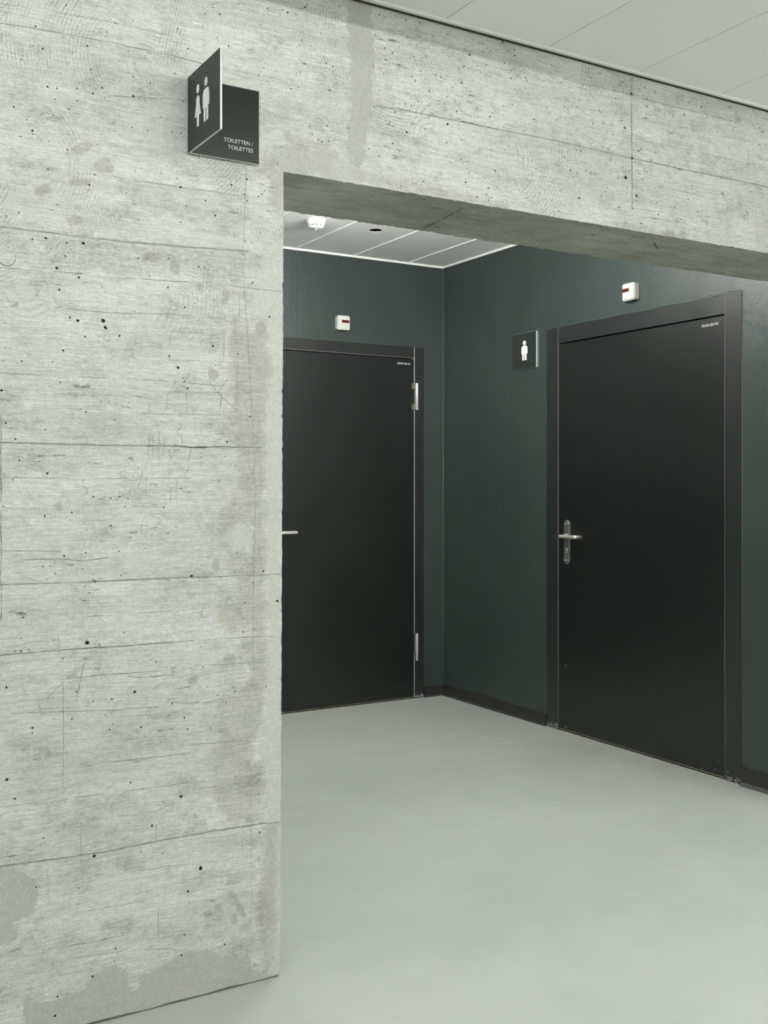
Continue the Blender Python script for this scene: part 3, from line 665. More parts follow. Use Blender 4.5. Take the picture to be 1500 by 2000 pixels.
# ------------------------------------------------------------------ dark painted walls of the recess
def painted_wall(name, label, build): 
    bm = bmesh.new(); build(bm); return struct(name, bm, [M_PAINT, M_COVE], label, 'wall')
D1 = (2.44, 3.6132, 2.190)        # door_1 frame: x from/to, height (end wall)
D2 = (3.2120, 4.5507, 2.186)      # door_2 frame: y from/to, height (side wall)
def bb(bm):
    box(bm, -2.6, D1[0], YB, YB+.2, 0, TOP); box(bm, D1[1], XS, YB, YB+.2, 0, TOP); box(bm, D1[0], D1[1], YB, YB+.2, D1[2], TOP)
    box(bm, D1[0], D1[1], YB+.12, YB+.2, 0, D1[2])
wb = painted_wall('wall_back', 'dark green-grey painted end wall with the left black door', bb)
def bs(bm):
    box(bm, XS, XS+.25, YB2-.001, D2[0], 0, TOP); box(bm, XS, XS+.25, D2[1], YB+.2, 0, TOP); box(bm, XS, XS+.25, D2[0], D2[1], D2[2], TOP)
    box(bm, XS+.13, XS+.25, D2[0], D2[1], 0, D2[2])
ws = painted_wall('wall_right', 'dark green-grey painted side wall with the right black door', bs)
bm = bmesh.new(); box(bm, -2.8, -2.6, YB2, YB+.2, 0, TOP); struct('wall_left', bm, M_PAINT, 'dark painted far left wall of the recess')
# right end of the opening stands behind the picture edge
# fillet of paint / filler lines: corner and above the frames
def filler(name, mat, segs, parent):
    bm = bmesh.new()
    for (p, q, r) in segs: cyl(bm, p, q, r, seg=8)
    return mesh_obj(name, bm, mat, parent=parent, smooth=True)
M_FILL = flat('greyed_paint_bead', (.105, .125, .118), .6)
filler('corner_bead', M_FILL, [((XS-.0006, YB-.0006, .07), (XS-.0006, YB-.0006, 2.70), .0016)], ws)
filler('frame_bead', flat('paint_bead_frame', (.12, .145, .135), .5), [((D1[1]+.0005, YB-.0008, .07), (D1[1]+.0005, YB-.0008, D1[2]), .0012)], wb)
filler('frame_bead', M_FILL, [((XS-.0006, D2[0]-.0005, .08), (XS-.0006, D2[0]-.0005, D2[2]), .0012)], ws)
# lumpy paint edge above the side door frame
bm = bmesh.new(); rows = []
ky = np.arange(D2[0], D2[1]+.001, .008)
hh = .006+.006*vnoise(ky*9, 41)+.003*vnoise(ky*40, 42); th = .002+.004*vnoise(ky*14, 43)
for i, y in enumerate(ky):
    rows.append([bm.verts.new((XS+.001, y, D2[2]+hh[i])), bm.verts.new((XS-th[i]*.6, y, D2[2]+hh[i]*.8)), bm.verts.new((XS-th[i], y, D2[2]+.001)), bm.verts.new((XS-th[i]*.7, y, D2[2]-.001)), bm.verts.new((XS+.001, y, D2[2]-.001))])
for a, b in zip(rows, rows[1:]):
    for j in range(4): bm.faces.new([a[j], b[j], b[j+1], a[j+1]])
mesh_obj('paint_ridge', bm, M_PAINT, parent=ws, smooth=True)
bm = bmesh.new(); rows = []
kx = np.arange(D1[0], D1[1]+.001, .008); hh = .003+.003*vnoise(kx*9, 44); th = .001+.003*vnoise(kx*14, 45)
for i, x in enumerate(kx):
    rows.append([bm.verts.new((x, YB+.001, D1[2]+hh[i])), bm.verts.new((x, YB-th[i], D1[2]+.001)), bm.verts.new((x, YB+.001, D1[2]-.001))])
for a, b in zip(rows, rows[1:]):
    for j in range(2): bm.faces.new([a[j], a[j+1], b[j+1], b[j]])
mesh_obj('paint_ridge', bm, M_PAINT, parent=wb, smooth=True)
# trowel ridges on the side wall near the alarm lamp
bm = bmesh.new()
for (y, z0, z1, r) in ((3.775, 2.33, 2.70, .0022), (3.752, 2.34, 2.70, .0016), (3.83, 2.36, 2.70, .0012)):
    pts = [(XS+.0006, y+.004*math.sin(i*.9+y*9), z0+(z1-z0)*i/14) for i in range(15)]
    tube(bm, pts, r, seg=8)
mesh_obj('trowel_ridge', bm, M_PAINT, parent=ws, smooth=True)
bm = bmesh.new()
for (x, z0, z1, r) in ((2.68, 2.22, 2.69, .0018), (2.755, 2.2, 2.69, .0014), (2.72, 2.3, 2.69, .0012)):
    tube(bm, [(x+.004*math.sin(i*.8+x*9), YB+.0006, z0+(z1-z0)*i/14) for i in range(15)], r, seg=8)
mesh_obj('trowel_ridge', bm, M_PAINT, parent=wb, smooth=True)

# hall shell behind and beside the camera
bm = bmesh.new(); box(bm, -3.2, -3.0, -5.4, YF, 0, TOP); box(bm, -3.0, -2.6, YF, YF+.2, 0, TOP); struct('wall_hall_left', bm, M_HALLW, 'pale hall wall to the left of the viewer')
bm = bmesh.new(); box(bm, 5.3, 5.5, -5.4, YB2, 0, TOP); struct('wall_hall_right', bm, M_HALLW, 'pale hall wall far right of the viewer')
bm = bmesh.new(); box(bm, -3.2, 5.5, -5.4, -5.2, 0, TOP); struct('wall_hall_rear', bm, M_HALLW, 'pale hall wall behind the viewer')
bm = bmesh.new(); box(bm, XS, 5.3, YF+.001, YB2-.002, 0, SOF); struct('wall_end_pier', bm, M_CON, 'concrete pier right of the opening')

# ------------------------------------------------------------------ ceilings
# hall ceiling: perforated metal planks running away from the viewer, narrow joints
def lamp_holes():
    return [(x-lx/2-.01, x+lx/2+.01, y-ly/2-.01, y+ly/2+.01) for x, y, lx, ly, _ in HALL_LAMPS]
bm = bmesh.new()
joints = [1.7410+.3838*k for k in range(-12, 10)]
holes = lamp_holes(); YT = 2.566
for a, b in zip(joints, joints[1:]):
    x0, x1 = max(a+.0013, -3.0), min(b-.0013, 5.3)
    if x1 <= x0: continue
    cuts = sorted({x0, x1} | {h[0] for h in holes if x0 < h[0] < x1} | {h[1] for h in holes if x0 < h[1] < x1})
    for u, v in zip(cuts, cuts[1:]):
        mid = (u+v)/2; y = -5.2
        for h in sorted([h for h in holes if h[0] < mid < h[1]], key=lambda h: h[2]):
            if h[2] > y: box(bm, u, v, y, h[2], ZH, ZH+.02)
            y = h[3]
        box(bm, u, v, y, YT, ZH, ZH+.02)
struct('ceiling', bm, M_CH, 'pale grey perforated metal ceiling of the hall', 'ceiling')
bm = bmesh.new()
box(bm, -3.2, 5.5, -5.4, YB+.2, TOP, TOP+.1); struct('ceiling_slab', bm, M_PLENUM, 'dark slab above the suspended ceilings', 'ceiling')
# edge profile with a bright lip and a dark strip painted for the shade in the gap
bm = bmesh.new()
box(bm, -3.0, 5.3, YT+.0012, YT+.0160, ZH-.0045, ZH+.03, bevel=.0008)     # flange
box(bm, -3.0, 5.3, YT-.0025, YT+.0025, ZH-.0075, ZH+.001, bevel=.0006)     # lip
sbm = bmesh.new(); box(sbm, -3.0, 5.3, YT+.0161, YF-.0004, ZH-.0025, ZH+.01); struct('trim_4', sbm, flat('painted_gap_shade', (.05, .047, .04), .9, spec=.1), 'dark strip painted as the shade in the gap between ceiling edge and concrete', 'trim')
struct('trim_1', bm, M_TRIM, 'pale metal ceiling edge profile along the concrete wall', 'trim')
# recess ceiling with planks, one round hole
HX, HY, HR = 2.900, 4.958, .0345
bm = bmesh.new()
jr = [2.715+.386*k for k in range(-14, 3)]+[XS-.006]
jr = [j for j in jr if j < XS-.02]+[XS-.006]
for a, b in zip(jr, jr[1:]):
    x0, x1 = max(a+.0016, -2.6), b-.0016
    if x1 <= x0: continue
    if x0 < HX < x1:
        s = .12; box(bm, x0, HX-s, YB2, YB-.004, ZR, ZR+.018); box(bm, HX+s, x1, YB2, YB-.004, ZR, ZR+.018)
        box(bm, HX-s, HX+s, YB2, HY-s, ZR, ZR+.018); box(bm, HX-s, HX+s, HY+s, YB-.004, ZR, ZR+.018)
        n_ = 48; ci = []; so = []; ct = []
        for i in range(n_):
            t = 2*PI*i/n_; c_, s_ = math.cos(t), math.sin(t); m_ = s/max(abs(c_), abs(s_))
            ci.append(bm.verts.new((HX+HR*c_, HY+HR*s_, ZR))); ct.append(bm.verts.new((HX+HR*c_, HY+HR*s_, ZR+.0015))); so.append(bm.verts.new((HX+m_*c_, HY+m_*s_, ZR)))
        for i in range(n_):
            j = (i+1) % n_; bm.faces.new([so[i], so[j], ci[j], ci[i]]); f = bm.faces.new([ci[i], ci[j], ct[j], ct[i]]); f.material_index = 1
    else: box(bm, x0, x1, YB2, YB-.004, ZR, ZR+.018, bevel=.0012, seg=1)
for j in jr[:-1]: box(bm, j-.0024, j+.0024, YB2, YB-.004, ZR-.0034, ZR+.012, mat=2, bevel=.0016)   # ribs coloured paler, for joint edges catching light
rc = struct('ceiling_recess', bm, [M_CR, M_TRIM, M_STRIP], 'white metal plank ceiling of the recess with a round cable hole', 'ceiling')
bm = bmesh.new()
box(bm, -2.6, XS-.004, YB-.014, YB-.003, ZR-.012, ZR+.002, bevel=.003); box(bm, XS-.016, XS-.003, YB2, YB-.003, ZR-.012, ZR+.002, bevel=.003)
struct('trim_2', bm, M_TRIM, 'white rounded edge strip round the recess ceiling', 'trim')

# ------------------------------------------------------------------ skirting
bm = bmesh.new()
ZK = .066
box(bm, D1[1]+.002, XS-.001, YB-.009, YB, 0, ZK, bevel=.001); 
def foot(bm, pts, d): prism(bm, pts, d, 1)
foot(bm, [(D1[1]+.004, YB-.009, .012), (D1[1]+.004, YB-.018, .001), (D1[1]+.004, YB, .001)], (XS-.006-D1[1], 0, 0))
box(bm, -2.6, D1[0]-.002, YB-.009, YB, 0, ZK, bevel=.001)
struct('baseboard_back', bm, [M_SKIRT, M_COVE], 'short black skirting right of the left door', 'skirting')
bm = bmesh.new()
box(bm, XS-.009, XS, D2[1]+.002, YB-.009, 0, ZK, bevel=.001)
foot(bm, [(XS-.009, D2[1]+.004, .012), (XS-.018, D2[1]+.004, .001), (XS, D2[1]+.004, .001)], (0, YB-.02-D2[1], 0))
box(bm, XS-.010, XS, YB2+.002, D2[0]-.002, 0, .080, bevel=.001)
foot(bm, [(XS-.010, YB2+.002, .016), (XS-.024, YB2+.002, .001), (XS, YB2+.002, .001)], (0, D2[0]-.004-YB2, 0))
struct('baseboard_right', bm, [M_SKIRT, M_COVE], 'black skirting with a sloped foot along the dark side wall', 'skirting')
bm = bmesh.new()   # dark ribbon painted for the shaded gap at the foot of the concrete
xs_ = np.arange(-2.6, 1.22, .012)
for a, b in zip(xs_, xs_[1:]):
    h0 = .0015+.0045*float(vnoise(np.array(a*14), 51)); h1 = .0015+.0045*float(vnoise(np.array(b*14), 51))
    poly(bm, [(a, YF-.0025, 0.0003), (b, YF-.0025, .0003), (b, YF-.0009, h1), (a, YF-.0009, h0)])
struct('trim_3', bm, flat('floor_gap_shade', (.09, .095, .09), .9), 'thin dark ribbon painted as the shaded gap between concrete wall and floor', 'joint')

# ------------------------------------------------------------------ doors
def lever_set(parent, to_world):
    """lever handle on a long backplate. local: u along the door (lever points +u), v out of the door, z up; origin at plate centre line, z=0 floor"""
    h = root('door_handle', (0, 0, 0)); h.parent = parent
    def T(bm, M=None):
        for v in bm.verts: v.co = to_world(v.co)
    bm = bmesh.new(); z0, z1, hw = .9045, 1.141, .0225
    pts = [(hw*math.cos(t), 0, z1-hw+hw*math.sin(t)) for t in np.linspace(0, PI, 17)]+[(hw*math.cos(t), 0, z0+hw+hw*math.sin(t)) for t in np.linspace(PI, 2*PI, 17)]
    fs = prism(bm, pts, (0, .008, 0)); bmesh.ops.recalc_face_normals(bm, faces=bm.faces[:])
    bmesh.ops.bevel(bm, geom=[e for e in bm.edges if all(abs(v.co.y-.008) < 1e-5 for v in e.verts)], offset=.0022, segments=3, affect='EDGES')
    T(bm); o = part('backplate', bm, M_PLATE, parent); o.parent = h
    bm = bmesh.new()
    for zz_ in (z0+.021, z1-.021):
        for u in (-.0115, .0115): cyl(bm, (u, .007, zz_), (u, .0102, zz_), .0042, .0036, 16)
    T(bm); o = part('screw', bm, M_STEEL, parent); o.parent = h
    bm = bmesh.new(); r = .0098; zl_ = 1.056; pv = .058
    P_ = [(0, .006, zl_), (0, .030, zl_)]
    for a in np.linspace(0, PI/2, 8): P_.append((.012-.012*math.cos(a), pv-.012+.012*math.sin(a), zl_))
    P_.append((.110, pv, zl_))
    for a in np.linspace(0, PI/2, 8): P_.append((.120+.008*math.sin(a), pv-.008+.008*math.cos(a), zl_))
    P_.append((.128, .012, zl_))
    tube(bm, P_, r, seg=24); T(bm); o = part('lever', bm, M_STEEL, parent, smooth=False); o.parent = h
    bm = bmesh.new(); cyl(bm, (0, .007, zl_), (0, .016, zl_), .0135, seg=28); T(bm); o = part('rose', bm, M_STEEL, parent); o.parent = h
    bm = bmesh.new(); cyl(bm, (0, .007, .982), (0, .0115, .982), .0088, seg=28, bev=.001); box(bm, -.0045, .0045, .007, .0112, .966, .980, bevel=.001)
    T(bm); o = part('lock_cylinder', bm, M_STEEL, parent); o.parent = h
    bm = bmesh.new(); box(bm, -.0009, .0009, .0114, .0121, .977, .987); box(bm, -.0038, -.0006, .0112, .0120, .974, .983); T(bm); o = part('keyhole', bm, M_SLOT, parent); o.parent = h
    return h
# ---- door_1 in the end wall (faces -Y)
d1 = root('door_1', ((D1[0]+D1[1])/2, YB, 0), 'black flush door in the end wall, hinges on its right', 'door', kind='structure')
LX0, LX1, LZ = 2.530, 3.5380, 2.1150
YFc = YB-.003    # frame face
bm = bmesh.new(); box(bm, LX1+.0045, D1[1], YFc, YB+.08, 0, D1[2], bevel=.0008); part('jamb', bm, M_FRAME, d1)
bm = bmesh.new(); box(bm, D1[0], LX0-.003, YFc, YB+.08, 0, D1[2], bevel=.0008); part('jamb', bm, M_FRAME, d1)
bm = bmesh.new(); box(bm, LX0-.002, LX1+.0008, YFc, YB+.08, LZ+.010, D1[2], bevel=.0008); part('frame_head', bm, M_FRAME, d1)
bm = bmesh.new(); box(bm, LX0-.002, LX1+.003, YFc+.0012, YB+.07, LZ+.0065, LZ+.0095); part('head_edge', bm, flat('brown_edge', (.12, .105, .085), .7), d1)
bm = bmesh.new(); box(bm, LX1+.0012, LX1+.0042, YFc+.0004, YB+.07, .008, D1[2]-.002); part('edge_strip', bm, M_EDGEL, d1, 'pale strip beside the hinges')
bm = bmesh.new(); box(bm, D1[0]+.02, D1[1]-.02, YB+.06, YB+.11, 0, D1[2]-.02); part('rebate', bm, M_GAP, d1)
leaf1 = root('door_leaf', (0, 0, 0)); leaf1.parent = d1
bm = bmesh.new(); box(bm, LX0, LX1, YFc, YB+.05, .011, LZ, bevel=.0007); leaf = part('leaf', bm, M_LEAF, d1)
C.objects.unlink(leaf1); bpy.data.objects.remove(leaf1)
bm = bmesh.new(); box(bm, LX0+.001, LX1-.001, YFc+.001, YB+.05, .0085, .0112); part('bottom_edge', bm, M_EDGE, d1)
lever_set(d1, lambda c: Vector((2.572+c.x, YFc-c.y, c.z)))
bm = text_mesh('ES-03-206-01', .0112, 'LEFT', .0004, .012)
wdt = max(v.co.x for v in bm.verts)-min(v.co.x for v in bm.verts); bmesh.ops.scale(bm, vec=(.092/wdt, 1, 1), verts=bm.verts)
part('room_number', place(bm, (3.416, YFc-.0001, 2.0795), (1, 0, 0), (0, 0, 1), (0, -1, 0)), M_WHITE, d1, 'small white room number')
def hinge(name_z0, z1, upper):
    h = root('hinge', (0, 0, 0)); h.parent = d1; z0 = name_z0; xk = 3.552; yk = YFc-.012; r = .0088
    bm = bmesh.new(); cyl(bm, (xk, yk, z0), (xk, yk, z1), r, seg=28, bev=.002)
    zr = z0+.044 if not upper else None
    o = part('knuckle', bm, M_STEEL, d1); o.parent = h
    if not upper:
        bm = bmesh.new(); cyl(bm, (xk, yk, zr-.001), (xk, yk, zr+.001), r+.0014, seg=28); cyl(bm, (xk, yk, z1-.0035), (xk, yk, z1-.001), r+.0028, seg=28); o = part('ring', bm, M_STEEL, d1); o.parent = h
    bm = bmesh.new(); L = xk-.030
    if upper:
        prism(bm, [(L, 0, z0+.004), (xk, 0, z0+.004), (xk, 0, z1-.004), (L, 0, z1-.004), (L, 0, z1-.036), (xk-.018, 0, z1-.036), (xk-.018, 0, z0+.036), (L, 0, z0+.036)][::1], (0, .0045, 0))
        for v in bm.verts: v.co.y += YFc-.0125
        box(bm, L-.0005, xk-.012, YFc-.008, YFc, z0+.004, z0+.036, mat=0); box(bm, L-.0005, xk-.012, YFc-.008, YFc, z1-.036, z1-.004, mat=0)
    else:
        box(bm, xk-.014, xk-.002, YFc-.010, YFc, zr+.002, z1-.002)
    o = part('flap', bm, M_PLATE, d1); o.parent = h
    return h
hinge(1.7990, 1.9680, True); hinge(.2370, .4060, False)
# ---- door_2 in the side wall (faces -X)
d2 = root('door_2', (XS, (D2[0]+D2[1])/2, 0), 'black flush door in the side wall, lever handle on its left', 'door', kind='structure')
LY0, LY1, LZ2 = 3.3095, 4.4515, 2.0925
XFc = XS-.004
bm = bmesh.new(); box(bm, XFc, XS+.08, LY1+.0045, D2[1], 0, D2[2], bevel=.0008); part('jamb', bm, M_FRAME, d2)
bm = bmesh.new(); box(bm, XFc, XS+.08, D2[0], LY0-.0035, 0, D2[2], bevel=.0008); part('jamb', bm, M_FRAME, d2)
bm = bmesh.new(); box(bm, XFc, XS+.08, LY0-.0022, LY1+.003, LZ2+.0075, D2[2], bevel=.0008); part('frame_head', bm, M_FRAME, d2)
bm = bmesh.new(); box(bm, XFc+.0003, XS+.07, LY1+.0026, LY1+.0048, .008, D2[2]-.003); box(bm, XFc+.0003, XS+.07, LY0-.0036, LY0-.0018, .008, D2[2]-.003); part('edge_strip', bm, flat('brown_edge_side', (.17, .14, .115), .7), d2)
bm = bmesh.new(); box(bm, XS+.06, XS+.12, D2[0]+.02, D2[1]-.02, 0, D2[2]-.02); part('rebate', bm, M_GAP, d2)
bm = bmesh.new(); box(bm, XFc, XS+.05, LY0, LY1, .012, LZ2, bevel=.0007); part('leaf', bm, M_LEAF, d2)
bm = bmesh.new(); box(bm, XFc+.0008, XS+.05, LY0+.001, LY1-.001, .0092, .0122); part('bottom_edge', bm, M_EDGE, d2)
lever_set(d2, lambda c: Vector((XFc-c.y, 4.3777-c.x, c.z)))
bm = text_mesh('ES-03-207-01', .0118, 'LEFT', .0004, .006)
wdt = max(v.co.x for v in bm.verts)-min(v.co.x for v in bm.verts); bmesh.ops.scale(bm, vec=(.096/wdt, 1, 1), verts=bm.verts)
part('room_number', place(bm, (XFc-.0001, 3.4400, 2.0555), (0, -1, 0), (0, 0, 1), (-1, 0, 0)), M_WHITE, d2, 'small white room number')
# chips and scuffs on the doors and at the feet of the frames
M_CHIP = flat('bare_chip', (.62, .62, .56), .8); M_SMEAR = flat('floor_paint_smear', (.34, .36, .335), .7)
bm = bmesh.new()
def chip(bm, y, z, ry, rz, rot=0, x=None, k=7):
    x = XFc-.0004 if x is None else x; pts = []
    for i in range(k):
        t = 2*PI*i/k; a = ry*math.cos(t)*random.uniform(.7, 1.2); b = rz*math.sin(t)*random.uniform(.7, 1.2)
        pts.append((x, y+a*math.cos(rot)-b*math.sin(rot), z+a*math.sin(rot)+b*math.cos(rot)))
    poly(bm, pts)
for px, py, rr, rz in ((1401.5,1488,.0022,.0022),(1397,1502.5,.0022,.002),(1412.5,1468.5,.0018,.002),(1387.5,1484,.001,.001)):
    y, z = on_side(px, py, .004); chip(bm, y, z, rr, rz)
y, z = on_side(1105, 1301, .004); chip(bm, y, z, .0013, .012, -.25)
y, z = on_side(1371, 1500.5, .004); chip(bm, y, z, .008, .0016, 0)
y, z = on_side(1105, 1421, .004); chip(bm, y, z+.004, .016, .0012, .05)
part('paint_chip', bm, M_CHIP, d2)
bm = bmesh.new()
for i in range(60):
    b = random.random(); yy = random.uniform(D2[0]+.004, LY0-.006) if i % 2 else random.uniform(LY1+.008, D2[1]-.004)
    zc = .003+abs(random.gauss(0, .011)); chip(bm, yy, zc, random.uniform(.002, .009), random.uniform(.0008, .003), random.uniform(-.5, .5), x=XFc-.0004-random.random()*.0004)
for i in range(10): chip(bm, LY1+.010+random.uniform(0, .014), random.uniform(.01, .032), .005, .004)
part('paint_smear', bm, M_SMEAR, d2)
bm = bmesh.new()
for i in range(22):
    xx = random.uniform(LX1+.008, D1[1]-.006); zc = .003+abs(random.gauss(0, .010)); pts = []
    a, b = random.uniform(.002, .010), random.uniform(.001, .003)
    for k in range(7): t = 2*PI*k/7; pts.append((xx+a*math.cos(t)*random.uniform(.7, 1.2), YFc-.0004-i*.00001, max(.0005, zc+b*math.sin(t))))
    poly(bm, pts)
poly(bm, [(D1[1]-.018+.008*math.cos(t), YFc-.0008, .016+.008*math.sin(t)) for t in np.linspace(0, 2*PI, 9)[:-1]])
part('paint_smear', bm, M_SMEAR, d1)

# ------------------------------------------------------------------ pictograms
def rounded(cx_, cy_, r, a0, a1, k=10): return [(cx_+r*math.cos(t), cy_+r*math.sin(t)) for t in np.linspace(a0, a1, k)]
def man_body():   # 2-D, centre x=0, feet at 0, shoulders at .080 (metres, 1:1 with the wall sign)
    r = .018; L = [(-.0265, .037), (-.0265, .0575)]
    L = [(-.0195, 0), (-.0195, .037), (-.0275, .037)]
    L += rounded(-.0275+r, .0835-r, r, PI, PI/2, 9) + rounded(.0275-r, .0835-r, r, PI/2, 0, 9)
    L += [(.0275, .037), (.0195, .037), (.0195, 0), (.0032, 0), (.0032, .034), (-.0032, .034), (-.0032, 0)]
    return L
def woman_body():
    r = .0135
    L = [(-.0085, 0), (-.0085, .0265), (-.0265, .0265), (-.0145, .056)]
    L += rounded(-.0145+r, .0775-r, r, PI, PI/2, 9) + rounded(.0145-r, .0775-r, r, PI/2, 0, 9)
    L += [(.0145, .056), (.0265, .0265), (.0095, .0265), (.0095, 0)]
    return L
def disc(r, n_=28, cx_=0, cy_=0, sx=1.0): return [(cx_+r*sx*math.cos(2*PI*i/n_), cy_+r*math.sin(2*PI*i/n_)) for i in range(n_)]
def solid(name, outlines, to3, d, mat, parent, label=None):
    bm = bmesh.new()
    for o_ in outlines: prism(bm, [to3(*p) for p in o_], d)
    return part(name, bm, mat, parent, label)

# ------------------------------------------------------------------ projecting toilet sign on the concrete
S0, S1, SZ0, SZ1 = .9575, 1.1545, 2.1775, 2.3725
sg = root('toilet_sign', ((S0+S1)/2, YF, SZ0), 'projecting charcoal sign with a woman and man pictogram on the concrete wall', 'sign')
bm = bmesh.new(); box(bm, S0, S1, YF-.0115, YF-.0070, SZ0, SZ1); part('back_plate', bm, M_ALUD, sg)
bm = bmesh.new(); box(bm, S0+.0008, S1-.0008, YF-.0125, YF-.0114, SZ0+.0008, SZ1-.0008); part('back_face', bm, M_SIGN, sg)
bm = bmesh.new(); box(bm, S0+.02, S0+.05, YF-.0071, YF, SZ0+.02, SZ1-.02); part('mounting_pad', bm, M_PLASTIC2, sg)
bm = bmesh.new(); box(bm, S1-.05, S1-.02, YF-.0071, YF, SZ0+.02, SZ1-.02); part('mounting_pad', bm, M_PLASTIC2, sg)
WY = 2.3740
bm = bmesh.new(); box(bm, S0+.0008, S0+.0052, WY, YF-.0070, SZ0, SZ1); part('projecting_plate', bm, M_ALU, sg)
for xa_, xb_ in ((S0, S0+.0009), (S0+.0051, S0+.0060)):
    bm = bmesh.new(); box(bm, xa_, xb_, WY+.0008, YF-.0080, SZ0+.0008, SZ1-.0008); part('sign_face', bm, M_SIGN, sg)
kx_ = 1.045
wm = lambda x, y: (S0-.0002, 2.5205-x*.83, 2.2255+y)
mn = lambda x, y: (S0-.0002, 2.4650-x*.83, 2.2240+y)
solid('woman_pictogram', [woman_body(), disc(.0112, cx_=0, cy_=.0945, sx=1.02)], wm, (.0004, 0, 0), M_WHITE, sg)
solid('man_pictogram', [[(x*.95, y*.96) for x, y in man_body()], disc(.0112, cx_=0, cy_=.0965, sx=1.02)], mn, (.0004, 0, 0), M_WHITE, sg)
bm1 = text_mesh('TOILETTEN /', .0101, 'LEFT', .0003, -.004)
w_ = max(v.co.x for v in bm1.verts)-min(v.co.x for v in bm1.verts); bmesh.ops.scale(bm1, vec=(.0828/w_, 1, 1), verts=bm1.verts)
m0 = min(v.co.x for v in bm1.verts); part('lettering', place(bm1, (1.0535-m0, YF-.0125, 2.2233), (1, 0, 0), (0, 0, 1), (0, -1, 0)), M_WHITE, sg, 'white upper line of lettering')
bm1 = text_mesh('TOILETTES', .0101, 'LEFT', .0003, -.004)
w_ = max(v.co.x for v in bm1.verts)-min(v.co.x for v in bm1.verts); bmesh.ops.scale(bm1, vec=(.0714/w_, 1, 1), verts=bm1.verts)
m0 = min(v.co.x for v in bm1.verts); part('lettering', place(bm1, (1.0650-m0, YF-.0125, 2.2055), (1, 0, 0), (0, 0, 1), (0, -1, 0)), M_WHITE, sg, 'white lower line of lettering')

# ------------------------------------------------------------------ men's room sign on the dark side wall
A0, A1, AZ0, AZ1 = 4.637, 4.850, 1.9905, 2.1925
ms = root('toilet_sign', (XS, (A0+A1)/2, AZ0), 'small square black sign with one white man pictogram left of the side door', 'sign')
bm = bmesh.new(); box(bm, XS-.0090, XS, A0, A1, AZ0, AZ1); part('back_plate', bm, M_ALU, ms)
bm = bmesh.new(); box(bm, XS-.0100, XS-.0089, A0+.0008, A1-.0008, AZ0+.0008, AZ1-.0008); part('sign_face', bm, M_SIGN, ms)
mm = lambda x, y: (XS-.0103, 4.7400-x, 2.0370+y)
solid('man_pictogram', [man_body(), disc(.0132, cx_=0, cy_=.0990, sx=1.08)], mm, (.0004, 0, 0), M_WHITE, ms)

# ------------------------------------------------------------------ alarm indicator lamps (rounded white boxes with a red window)
def indicator(label, T, win):
    """local u (right as seen), v (out of wall), z. 0,0 = box centre at the wall"""
    o0 = T((0, 0, 0)); r = root('alarm_indicator', o0, label, 'indicator lamp', 'alarm indicator lamps above the doors')
    def P(name, bm, mat, lb=None):
        for v in bm.verts: v.co = Vector(T(v.co))
        return part(name, bm, mat, r, lb)
    def rbox(bm, hw, hh_, v0, v1, rad, bev):
        pts = []
        for cx_, cy_, a in ((hw-rad, hh_-rad, 0), (-hw+rad, hh_-rad, PI/2), (-hw+rad, -hh_+rad, PI), (hw-rad, -hh_+rad, 1.5*PI)):
            pts += [(cx_+rad*math.cos(t), v0, cy_+rad*math.sin(t)) for t in np.linspace(a, a+PI/2, 7)]
        prism(bm, pts, (0, v1-v0, 0)); bmesh.ops.recalc_face_normals(bm, faces=bm.faces[:])
        bmesh.ops.bevel(bm, geom=[e for e in bm.edges if all(abs(v.co.y-v1) < 1e-6 for v in e.verts)], offset=bev, segments=4, affect='EDGES')
    bm = bmesh.new(); rbox(bm, .0405, .0405, 0, .016, .010, .001); P('base', bm, M_PLASTIC)
    bm = bmesh.new(); rbox(bm, .0385, .0385, .0155, .0175, .010, .0004); P('shadow_joint', bm, M_PLASTIC2)
    bm = bmesh.new(); rbox(bm, .0425, .0425, .0173, .0340, .011, .005); P('cover', bm, M_PLASTIC)
    bm = bmesh.new(); u0, u1, z0, z1 = win; box(bm, u0, u1, .0335, .0346, z0, z1, bevel=.0006); P('red_window', bm, M_RED, 'dark red window')
    bm = bmesh.new()
    for k in range(5):
        uu = u0+(u1-u0)*(k+.5)/5; box(bm, uu-.0012, uu+.0008, .0345, .0348, z0+.002, z1-.006)
    P('window_rib', bm, flat('red_rib', (.10, .016, .012), .3)); 
    for q in (.0400, -.0435):
        bm = bmesh.new(); box(bm, -.003, .003, .0001, .006, q, q+.0035, bevel=.0005); P('fixing_lug', bm, M_SLOT)
    return r
indicator('white square indicator lamp above the left door on the end wall', lambda c: (3.0230+c[0], YB-c[1], 2.3000+c[2]), (-.014, .036, -.001, .0165))
indicator('white square indicator lamp above the right door on the side wall', lambda c: (XS-c[1], 3.8900-c[0], 2.2895+c[2]), (-.0400, .008, -.0005, .0175))

